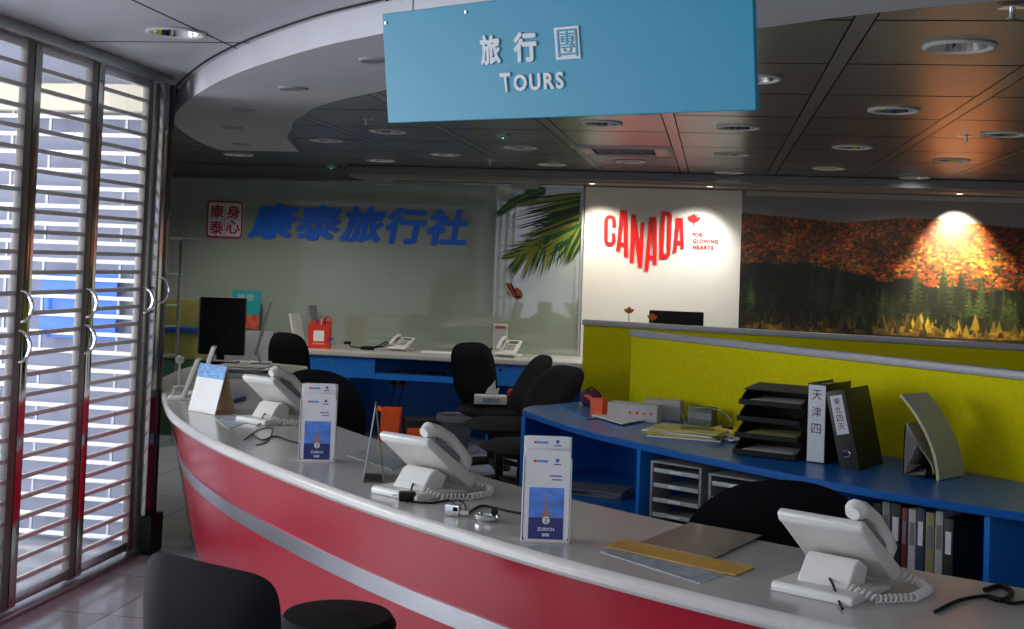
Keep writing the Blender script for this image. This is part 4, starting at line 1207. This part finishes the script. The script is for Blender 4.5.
# black plug, clip and rings
cable('power_cable', 'black cable running from the plug along the front of the middle telephone', [(408, 501), (430, 503), (452, 499), (475, 493), (492, 489)], CT, .003)
t = thing('power_plug', 'black plug lying before the middle telephone', 'plug', (*on_z(407, 501, CT).xy, CT), .3)
MB().box((0, 0, .014), (.05, .03, .027), bev=.006).build('body', M_BLACKP, t)
for s in (-1, 1): MB().box((-.032, s * .008, .014), (.018, .003, .006)).build('pin', M_CHROME, t)
cable('power_cable', 'black cable curling from the silver clip to the near leaflet box', [(467, 514), (480, 506), (492, 507), (508, 511), (524, 514)], CT, .0032)
cable('thin_wire', 'thin wire arching over the silver clip', [(450, 508), (455, 500), (464, 503), (466, 512)], CT, .0015)
t = thing('metal_clip', 'square silver clip on the counter between telephone and near leaflet box', 'clip', (*on_z(453, 516, CT).xy, CT), -.2)
MB().box((0, 0, .017), (.042, .026, .032), bev=.005).build('body', M_CHROME, t)
MB().tube([(.022, 0, .012), (.036, 0, .012), (.042, .006, .012)], .006, 8).build('nub', M_PHONE, t)
t = thing('ring_stand', 'round silver ring holder on the counter left of the near leaflet box', 'ring', (*on_z(487, 521, CT).xy, CT), 0)
MB().tube([(.028 * math.cos(a * PI / 12), .024 * math.sin(a * PI / 12), .012) for a in range(24)], .0075, 8, True).build('ring', M_CHROME, t)
MB().lathe([(.001, .0), (.026, .0), (.026, .006), (.001, .007)], n=20).build('base', M_PHONEG, t)
MB().box((.018, .012, .025), (.018, .018, .022), bev=.005).build('black_cap', M_BLACKP, t)
cable('power_cable', 'black cables tangled right of the far telephone', [(252, 434), (262, 440), (275, 436), (290, 441), (304, 444)], CT, .003)
cable('thin_wire', 'loose wire looping before the far telephone', [(244, 440), (258, 430), (272, 428), (268, 441), (256, 445)], CT, .002)
cable('power_cable', 'black cable behind the nearest telephone at the right edge', [(935, 612), (960, 600), (990, 596), (1010, 603), (1030, 601)], CT, .004)
cable('power_cable', 'black cable knot at the right end of the counter', [(985, 590), (1000, 586), (1012, 592), (1003, 600), (990, 597)], CT, .006)

# ------------------------------------------------------------------ things on the blue desk
def on_desk(px, py): q_ = on_z(px, py, DT); return (q_.x, q_.y, DT)


PANG = math.degrees(math.atan2(u2.y, u2.x))      # direction along the partition, about -48 degrees


def box_thing(name, label, cat, loc, rz, size, m, lid=None, marks=None):
    t = thing(name, label, cat, loc, math.radians(rz)); w_, d_, h_ = size
    bm_ = MB()
    for s in (-1, 1): bm_.box((s * (w_ / 2 - .0015), 0, h_ / 2), (.003, d_, h_)).box((0, s * (d_ / 2 - .0015), h_ / 2), (w_ - .006, .003, h_))
    bm_.box((0, 0, .002), (w_ - .006, d_ - .006, .004)); bm_.build('carton', m, t, smooth=False)
    if lid == 'closed': MB().box((0, 0, h_ + .0015), (w_, d_, .003)).build('lid', m, t, smooth=False)
    elif lid == 'flap': MB().box((-w_ / 2 - .02, 0, h_ - .005), (.055, d_ * .9, .003), Matrix.Rotation(.5, 3, 'Y')).build('flap', m, t, smooth=False)
    if marks:
        for k, x in enumerate(marks[0]): MB().box((x, -d_ / 2 - .0008, h_ * .5), (marks[1], .001, marks[1])).build('printed_square', marks[2], t, smooth=False)
    return t


box_thing('carton', 'long white carton with a row of orange squares on the blue desk', 'box', (-.36, 6.16, DT), -12, (.25, .10, .078), mat('carton_white', (190, 186, 184), .6), 'closed',
          ([-.01, .025, .06, .095], .014, M_ORANGE))
box_thing('carton', 'white carton behind the one with orange squares', 'box', (-.22, 6.27, DT), -12, (.18, .09, .092), mat('carton_white2', (178, 174, 170), .6), 'closed')
box_thing('carton', 'small orange carton leaning at the left of the white cartons', 'box', (-.545, 6.24, DT), -28, (.07, .05, .088), M_ORANGE, 'flap')
t = thing('stapler_box', 'small grey-green box by the yellow partition behind the yellow papers', 'box', (-.03, 6.10, DT), math.radians(PANG + 20))
MB().box((0, 0, .045), (.13, .06, .09), bev=.004).build('carton', mat('grey_green_card', (92, 98, 72), .6), t)
MB().box((0, -.031, .045), (.13, .002, .03)).build('label_strip', M_PHONEG, t)
sheet('blue_folder', 'shiny blue folder lying at the left end of the blue desk', 'folder', zq([(556, 405), (590, 402), (622, 414), (588, 420)], DT), DT, mat('folder_blue', (70, 130, 190), .15, spec=.8, var=.15, scale=10), .006)
sheet('paper_sheet', 'white papers sticking out under the white carton', 'paper', zq([(592, 417), (612, 412), (648, 421), (622, 426)], DT), DT + .0065, M_PAPER, .004)
t = thing('paper_stack', 'stack of pale yellow papers on the middle of the blue desk', 'papers', (-.09, 5.66, DT), math.radians(-14))
for k in range(6):
    c_ = (M_PAPER, mat('pale_yellow_paper', (196, 190, 112), .6), mat('yellow_paper', (186, 180, 70), .6))[k % 3 if k < 5 else 1]
    MB().box((random.uniform(-.015, .015), random.uniform(-.015, .015), .004 + k * .006), (.33, .235, .0045), Matrix.Rotation(random.uniform(-.13, .13), 3, 'Z')).build('paper', c_, t, smooth=False)
MB().box((.04, .02, .0385), (.15, .10, .002), Matrix.Rotation(.2, 3, 'Z')).build('cover_picture', mat('dim_photo', (120, 118, 78), .5, var=.3, scale=30), t, smooth=False)
t = thing('paper_stack', 'loose white papers with yellow envelopes left of the black letter trays', 'papers', (.10, 5.68, DT), math.radians(-40))
for k in range(4): MB().box((random.uniform(-.02, .02), random.uniform(-.015, .015), .004 + k * .006), (.22, .16, .0045), Matrix.Rotation(random.uniform(-.4, .4), 3, 'Z')).build('paper', M_PAPER, t, smooth=False)
MB().box((.0, .03, .034), (.2, .11, .014), Matrix.Rotation(.3, 3, 'Z'), .004).build('yellow_envelope', mat('bright_yellow_envelope', (214, 186, 24), .5), t)
MB().box((.07, -.03, .036), (.03, .08, .016), Matrix.Rotation(-.5, 3, 'Z'), .004).build('yellow_strap', mat('bright_yellow_envelope', (214, 186, 24), .5), t)
MB().box((-.02, .0, .046), (.06, .02, .01), Matrix.Rotation(-.2, 3, 'Z'), .003).build('black_clip', M_BLACKP, t)
t = thing('wire_stand', 'bent grey wire stand before the yellow partition', 'wire stand', (.04, 5.93, DT), math.radians(PANG))
MB().tube([(-.16, 0, .085), (-.05, 0, .10), (.05, 0, .088), (.10, 0, .05), (.10, 0, .0045), (.02, -.03, .0045), (-.16, -.02, .0045)], .0035, 8).build('wire_frame', M_PHONEG, t)
t = thing('paper_clip_stand', 'twisted wire card holder between carton and yellow papers', 'card holder', (-.10, 5.90, DT), .2)
MB().lathe([(.001, 0), (.022, 0), (.02, .008), (.001, .009)], n=16).build('base', M_PHONEG, t)
for s in (-1, 1): MB().tube([(0, 0, .006), (s * .01, 0, .04), (s * .035, 0, .09)], .0028, 6).build('prong', M_PHONEG, t)


def letter_trays(label, loc, rz):
    t = thing('letter_tray_stack', label, 'letter trays', loc, math.radians(rz))
    W_, Dp = .265, .25
    for k in range(4):
        z = .006 + k * .066; off_ = .0 + k * .018
        tr_ = MB()
        tr_.box((0, off_, z), (W_, Dp, .005), bev=.001)
        for s in (-1, 1): tr_.prism([(-Dp / 2, 0), (Dp / 2, 0), (Dp / 2, .062), (-Dp / 2 + .11, .062), (-Dp / 2 + .03, .02)], s * W_ / 2 - .003, s * W_ / 2 + .003, lambda a, b, h, z=z, off_=off_: Vector((h, a + off_, b + z)))
        tr_.box((0, off_ + Dp / 2 - .002, z + .03), (W_, .005, .06), bev=.001)
        tr_.box((0, off_ - Dp / 2, z + .010), (W_, .005, .020), bev=.001)
        o = tr_.build('tray', M_BLACKP, t, smooth=False)
        for s in (-1, 1): MB().box((s * (W_ / 2 - .004), off_ + .06, z + .033), (.016, .03, .066)).build('riser', M_BLACKP, o, smooth=False)
        if k != 2: MB().box((random.uniform(-.01, .01), off_ - .01, z + .012), (.21, .22, .012 if k == 1 else .008), Matrix.Rotation(random.uniform(-.08, .08), 3, 'Z')).build('paper', M_PAPER if k != 1 else mat('pale_yellow_paper', (196, 190, 112), .6), o, smooth=False)
    o = MB().box((0, .075, .268), (W_, .19, .004), Matrix.Rotation(.08, 3, 'X')).build('top_cover', M_BLACKP, t, smooth=False)
    return t


letter_trays('black four-tier letter tray stack with papers on the blue desk', (.27, 5.25, DT), -22)


def binder(label, loc, rz, lean=0., spine='', side='white'):
    """spine faces local -y, covers face x"""
    t = thing('ring_binder', label, 'binder', loc, 0)
    t.rotation_euler = (0, 0, 0)
    t.matrix_basis = Matrix.Translation(loc) @ Matrix.Rotation(math.radians(rz), 4, 'Z') @ Matrix.Rotation(math.radians(lean), 4, 'Y')
    W_, Dp, Hh = .078, .27, .315
    cv = M_BLACKP; x0 = 0 if lean >= 0 else -W_
    x0 = -W_
    for x in (x0 + .0015, x0 + W_ - .0015): MB().box((x, Dp / 2, Hh / 2), (.003, Dp, Hh), bev=.001).build('cover', mat('binder_board', (24, 24, 20), .5), t)
    MB().box((x0 + W_ / 2, .0015, Hh / 2), (W_, .003, Hh), bev=.001).build('spine', mat('binder_board', (24, 24, 20), .5), t)
    MB().box((x0 + W_ / 2, Dp / 2 - .01, Hh / 2), (W_ - .02, Dp - .05, Hh - .016)).build('paper_block', mat('yellowish_pages', (150, 146, 100), .8), t, smooth=False)
    if side == 'white':
        MB().box((x0 + W_ / 2 + 0, -.001, Hh / 2), (W_ * .9, .002, Hh * .96)).build('spine_label', mat('dim_white_label', (196, 198, 204), .5), t, smooth=False)
        zz0, zz1 = .09, .29
    else:
        MB().box((x0 + W_ / 2, -.001, Hh * .70), (W_ * .62, .002, Hh * .48)).build('spine_label', mat('dim_white_label', (196, 198, 204), .5), t, smooth=False)
        MB().tube([(x0 + W_ / 2 + .013 * math.cos(a * PI / 10), -.002, .07 + .013 * math.sin(a * PI / 10)) for a in range(20)], .0028, 6, True).build('finger_ring', M_CHROME, t)
        zz0, zz1 = .155, .285
    n_ = len(spine); st = (zz1 - zz0) / n_
    for k, chh in enumerate(spine):
        z1_ = zz1 - k * st; s_ = min(st * .8, W_ * .5)
        lettering('spine_lettering', chh, M_BLACKP, (x0 + W_ / 2 - s_ / 2, -.002, z1_ - s_), (x0 + W_ / 2 + s_ / 2, -.002, z1_ - s_), (x0 + W_ / 2 - s_ / 2, -.002, z1_), None, t, .0, .0006, (0, -1, 0))
    return t


binder('upright black binder with a full-height white spine label beside the letter trays', (.457, 5.06, DT), -26, 0, '天津四', 'white')
binder('black binder leaning left against the upright one with a white label and finger ring', (.580, 4.955, DT), -26, -13, '東北四天', 'half')
# folded catalogue standing open against the partition
t = thing('folded_catalogue', 'grey-backed catalogue bent over and standing open against the yellow partition', 'catalogue', (.80, 4.86, DT), math.radians(-36))
pr2 = smooth_curve([(.055, .0), (.048, .05), (.03, .11), (-.005, .18), (-.06, .255), (-.105, .30)], 4)
MB().prism(pr2 + [(a + .006, b + .003) for a, b in pr2[::-1]], .0, .205, lambda a, b, h: Vector((a, h, b))).build('cover', mat('grey_catalogue_back', (160, 160, 154), .5), t)
MB().prism([(a - .006, b) for a, b in pr2] + [(a - .0005, b) for a, b in pr2[::-1]], .002, .20, lambda a, b, h: Vector((a, h, b))).build('pages', mat('yellow_edged_pages', (176, 172, 90), .7), t)
lp = smooth_curve([(-.085, .0), (-.085, .10), (-.082, .19), (-.06, .165), (-.02, .11), (.025, .055), (.034, .02), (.0, .003)], 4)
MB().prism(lp + [(a + .004, b + .004) for a, b in lp[::-1]], .002, .19, lambda a, b, h: Vector((a, h, b))).build('curled_pages', mat('dim_pages', (128, 122, 118), .6, var=.3, scale=20), t)
t = thing('pouch', 'small purple pouch between the two yellow partitions', 'pouch', (-.50, 6.90, DT - .0), 0)
t.location = (-.62, 6.60, DT); MB().pad(.11, .09, .05, 3, 0, Matrix.Translation((0, 0, .045))).build('body', mat('plum_fabric', (78, 28, 60), .7), t)
MB().tube([(-.03, 0, .085), (0, 0, .105), (.03, 0, .085)], .004, 6).build('strap', M_BLACKP, t)


# mail sorters and papers under the desk
def sorter(label, loc, rz):
    t = thing('mail_sorter', label, 'mail sorter', loc, math.radians(rz)); W_, Dp, Hh = .25, .30, .275
    g = mat('sorter_grey', (142, 144, 146), .4)
    for s in (-1, 1): MB().box((s * (W_ / 2 - .006), 0, Hh / 2), (.012, Dp, Hh), bev=.002).build('side', g, t)
    for z in (.004, Hh - .004): MB().box((0, 0, z), (W_, Dp, .008), bev=.001).build('cap', g, t)
    MB().box((0, Dp / 2 - .003, Hh / 2), (W_ - .02, .005, Hh - .01)).build('rear', mat('dark_sorter', (40, 44, 50), .5), t)
    for k in range(4):
        z = .045 + k * .062
        d_ = MB().box((0, -.01, z), (W_ - .03, Dp - .03, .005)).box((0, -Dp / 2 + .004, z + .006), (W_ - .03, .006, .018), bev=.002).build('drawer', mat('drawer_pale', (176, 190, 188), .35), t)
        MB().box((.0, -Dp / 2 - .001, z + .007), (.06, .003, .010)).build('label_holder', M_PAPER, d_)
    return t


q = on_z(676, 520, .405)
s1 = sorter('grey four-drawer mail sorter in the blue desk, left of the two', (-.055, 5.42, .405), -30)
sorter('grey four-drawer mail sorter in the blue desk, partly behind the big black chair', (.19, 5.18, .405), -30)
t = thing('paper_stack', 'magazines lying on the lower shelf in the left bay of the blue desk', 'papers', (-.50, 6.02, .405), math.radians(-20))
for k in range(4): MB().box((random.uniform(-.02, .02), random.uniform(-.02, .02), .004 + k * .007), (.29, .21, .006), Matrix.Rotation(random.uniform(-.2, .2), 3, 'Z')).build('magazine', mat('magazine_grey', (120, 130, 138), .4, var=.2, scale=18), t, smooth=False)
# books on the right lower shelf
bk = [((34, 36, 44), .035, .27), ((150, 152, 156), .03, .28), ((28, 28, 30), .04, .28), ((120, 30, 40), .022, .27), ((196, 196, 194), .028, .27), ((44, 60, 90), .03, .28), ((150, 144, 96), .032, .27), ((180, 180, 178), .028, .28), ((30, 44, 40), .035, .26)]
names_b = ['dark grey', 'silver-grey', 'black', 'dark red thin', 'white', 'dark blue', 'mustard', 'pale grey', 'dark green']
p0 = on_z(872, 492, DT); dirb = Vector((.80, -.60, 0)).normalized(); base = Vector((.60, 4.72, .405)); x = 0
for (c_, w_, h_), nm in zip(bk, names_b):
    t = thing('book', nm + ' book upright in the right lower bay of the blue desk', 'book', tuple(base + dirb * (x + w_ / 2)), math.atan2(dirb.y, dirb.x), 'books in the right bay of the blue desk')
    m = mat('book_%d_%d_%d' % c_, c_, .5)
    MB().box((0, .09, h_ / 2), (w_, .18, h_), bev=.002).build('cover', m, t)
    MB().box((0, -.001, h_ * .68), (w_ * .6, .002, h_ * .3)).build('spine_label', M_PHONEG if c_[0] > 100 else M_PAPER, t, smooth=False)
    x += w_ + .004

# ------------------------------------------------------------------ things on the rear desk
slant = [(-3.47, 10.24, 'white leaflet stand at the left end of the rear desk, leftmost of the leaning ones'), (-3.38, 10.43, 'grey photo leaflet stand leaning behind the red pen box')]
slant_stand(slant[0][2], (slant[0][0], slant[0][1], RT), 80, .27, M_PHONE, .17)
slant_stand(slant[1][2], (slant[1][0], slant[1][1], RT), 82, .34, mat('grey_photo_print', (130, 132, 138), .4, var=.4, scale=14), .15)
t = thing('pen_box', 'red pen box with a white printed square and pens on the rear desk', 'pen box', (-3.24, 10.04, RT), math.radians(8))
MB().box((0, -.045, .10), (.18, .003, .20)).box((0, .045, .115), (.18, .003, .23)).box((-.089, 0, .10), (.003, .09, .20)).box((.089, 0, .10), (.003, .09, .20)).box((0, 0, .002), (.18, .09, .004)).build('box', mat('red_orange_card', (214, 52, 36), .5), t, smooth=False)
MB().box((0, -.0475, .105), (.088, .002, .088)).build('white_square', M_PAPER, t, smooth=False)
MB().box((0, -.0475, .040), (.10, .002, .012)).build('caption_strip', mat('pink_print', (230, 150, 130), .5), t, smooth=False)
MB().lathe([(.001, -.006), (.024, -.006), (.024, .006), (.001, .006)], (.10, -.05, .085), 16).build('purple_tag', mat('purple_tag', (92, 40, 130), .5), t)
MB().tube([(.02, .04, .20), (.03, .04, .25), (.055, .04, .265), (.08, .04, .25), (.085, .04, .20)], .008, 8).build('handle_loop', mat('red_orange_card', (214, 52, 36), .5), t)
for i, (cc, nm) in enumerate((((40, 140, 70), 'green'), ((60, 70, 190), 'blue'), ((200, 200, 210), 'white'), ((40, 40, 50), 'black'))):
    o = MB().tube([(-3.29 + i * .028, 10.03, RT + .008), (-3.295 + i * .033, 10.035, RT + .245 + .008 * (i % 2))], .006, 8).build('pen', mat('pen_' + nm, cc, .4)); setp(o, nm + ' pen standing in the red pen box', 'pen', 'pens in the red pen box')
t = thing('headset', 'black telephone headset lying on the rear desk beside the pen box', 'headset', (-2.88, 10.12, RT))
MB().tube([(-.13, 0, .05), (-.12, .02, .02), (-.04, .03, .01), (.06, .0, .012), (.15, .03, .03)], .006, 8).build('headband', M_BLACKP, t)
for x, z in ((-.14, .05), (.05, .02)): MB().lathe([(.001, -.012), (.03, -.01), (.032, .008), (.001, .012)], (x, 0, z), 16).build('ear_pad', M_BLACKF, t)
MB().tube([(.08, 0, .02), (.14, -.02, .04), (.19, .02, .075), (.2, .04, .06), (.14, .05, .02)], .006, 8).build('microphone_arm', M_BLACKP, t)
MB().box((.04, -.02, .015), (.11, .06, .028), bev=.01).build('control_box', M_BLACKP, t)
sheet('paper_sheet', 'flat white papers on the rear desk between the two telephones', 'paper', [(-2.38, 10.08), (-2.02, 10.10), (-2.04, 10.28), (-2.40, 10.26)], RT, M_PAPER, .006)
t = thing('cable_bundle', 'tangled black cables on the rear desk left of the ivory telephone', 'cables', (-1.88, 10.12, RT))
MB().tube([(-.09, .0, .012), (-.03, .03, .02), (.02, -.02, .03), (.07, .02, .045), (.09, .04, .06), (.04, .03, .02), (-.03, -.02, .014)], .009, 8).build('cable', M_BLACKP, t)
MB().box((-.07, 0, .014), (.05, .03, .026), bev=.006).build('adapter', M_BLACKP, t)
t = thing('leaflet_stand', 'small clear leaflet stand with a red-topped leaflet on the rear desk', 'leaflet holder', (-1.76, 10.36, RT), .1)
MB().box((0, 0, .006), (.13, .08, .012), bev=.002).box((0, .02, .13), (.12, .003, .25)).build('holder', M_PHONE, t)
MB().box((0, .01, .135), (.10, .004, .21)).build('leaflet', mat('pale_leaflet', (176, 172, 176), .5), t)
MB().box((0, .007, .225), (.09, .002, .02)).build('red_strip', mat('dull_red_print', (176, 60, 60), .5), t)

# under the rear desk
box_thing('carton', 'orange and black carton on the floor under the rear desk, left', 'box', (-2.22, 9.62, 0), 20, (.30, .24, .24), mat('dark_carton', (30, 26, 26), .6), 'closed', ([-.08], .13, M_ORANGE))
box_thing('carton', 'tall orange-sided carton on the floor beside the black one under the rear desk', 'box', (-2.50, 9.68, 0), 10, (.15, .24, .30), M_ORANGE, 'flap')
t = thing('waste_basket', 'clear plastic basket with a bag liner under the rear desk', 'waste basket', (-1.95, 9.55, 0))
MB().lathe([(.10, .0), (.14, .28), (.145, .29), (.135, .285), (.095, .01)], n=24, cap=False).lathe([(.001, .004), (.098, .004)], n=24, cap=False).build('basket', mat('smoky_plastic', (70, 78, 92), .2, alpha=.8), t)
MB().lathe([(.09, .02), (.135, .27), (.15, .30), (.155, .27), (.15, .25)], n=20, cap=False).build('bag_liner', mat('grey_liner', (120, 126, 138), .25, alpha=.7), t)
# on the chair seat
t = thing('tissue_box', 'white tissue box with a green printed end on the black chair seat', 'tissue box', (-1.50, 8.52, .516), .25)
MB().box((0, 0, .03), (.22, .11, .06), bev=.004).build('carton', M_PHONE, t)
MB().box((.0, -.056, .03), (.12, .002, .03)).build('blue_print', mat('tissue_print', (120, 160, 190), .5, var=.3, scale=20), t)
MB().prism([(-.04, 0), (.05, 0), (.06, .05), (.035, .04), (.03, .10), (.0, .06), (-.02, .045)], -.01, .01, lambda a, b, h: Vector((a, h + b * .15, .06 + b))).build('tissue', mat('tissue_paper', (190, 190, 190), .7), t)
t = thing('red_pouch', 'dark red pouch beside the tissue box on the black chair', 'pouch', (-1.33, 8.62, .516), -.3)
MB().pad(.16, .11, .07, 3, 0, Matrix.Translation((0, 0, .055)), 24).build('body', mat('dark_red_fabric', (150, 28, 26), .7), t)
MB().tube([(-.05, 0, .10), (0, 0, .125), (.05, 0, .10)], .005, 6).build('strap', M_BLACKP, t)

# between the partitions and the display wall
t = thing('monitor', 'top of a black monitor showing above the yellow partition under the CANADA lettering', 'monitor', (-.26, 9.3, 0), 0)
MB().box((0, 0, 1.045), (.40, .035, .28), bev=.006).build('housing', M_BLACKP, t)
MB().cyl((0, 0, .76), (0, 0, .95), .02, n=12).build('neck', M_BLACKP, t)
MB().box((0, 0, .754), (.22, .16, .014), bev=.004).build('foot', M_BLACKP, t)
t = thing('staff_desk', 'white-topped desk behind the yellow partition under the CANADA lettering', 'desk', (-.1, 9.4, 0))
MB().box((0, 0, .731), (1.6, .7, .03), bev=.004).build('worktop', M_WHITE, t)
for s in (-1, 1): MB().box((s * .76, 0, .358), (.03, .66, .716)).build('side_panel', M_BLUE, t)
for nm, (x, h_) in {'small orange paper maple leaf on a stick, left above the yellow partition': (-.60, 1.17), 'tiny orange paper maple leaf tip beside the black monitor': (-.43, 1.13)}.items():
    t = thing('paper_leaf', nm, 'ornament', (x, 9.12, .746))
    MB().lathe([(.001, 0), (.03, 0), (.028, .012), (.001, .014)], n=16).build('base', M_PHONEG, t)
    MB().cyl((0, 0, .01), (0, 0, h_ - .76), .003, n=8).build('stick', M_PHONEG, t)
    MB().prism([(a * .0009, -b * .0009) for a, b in half] + [(-a * .0009, -b * .0009) for a, b in half[::-1][:-1]], -.002, .002, lambda a, b, h, h_=h_: Vector((a, h, b + h_ - .74))).build('leaf', mat('orange_leaf', (206, 96, 34), .6), t, smooth=False)
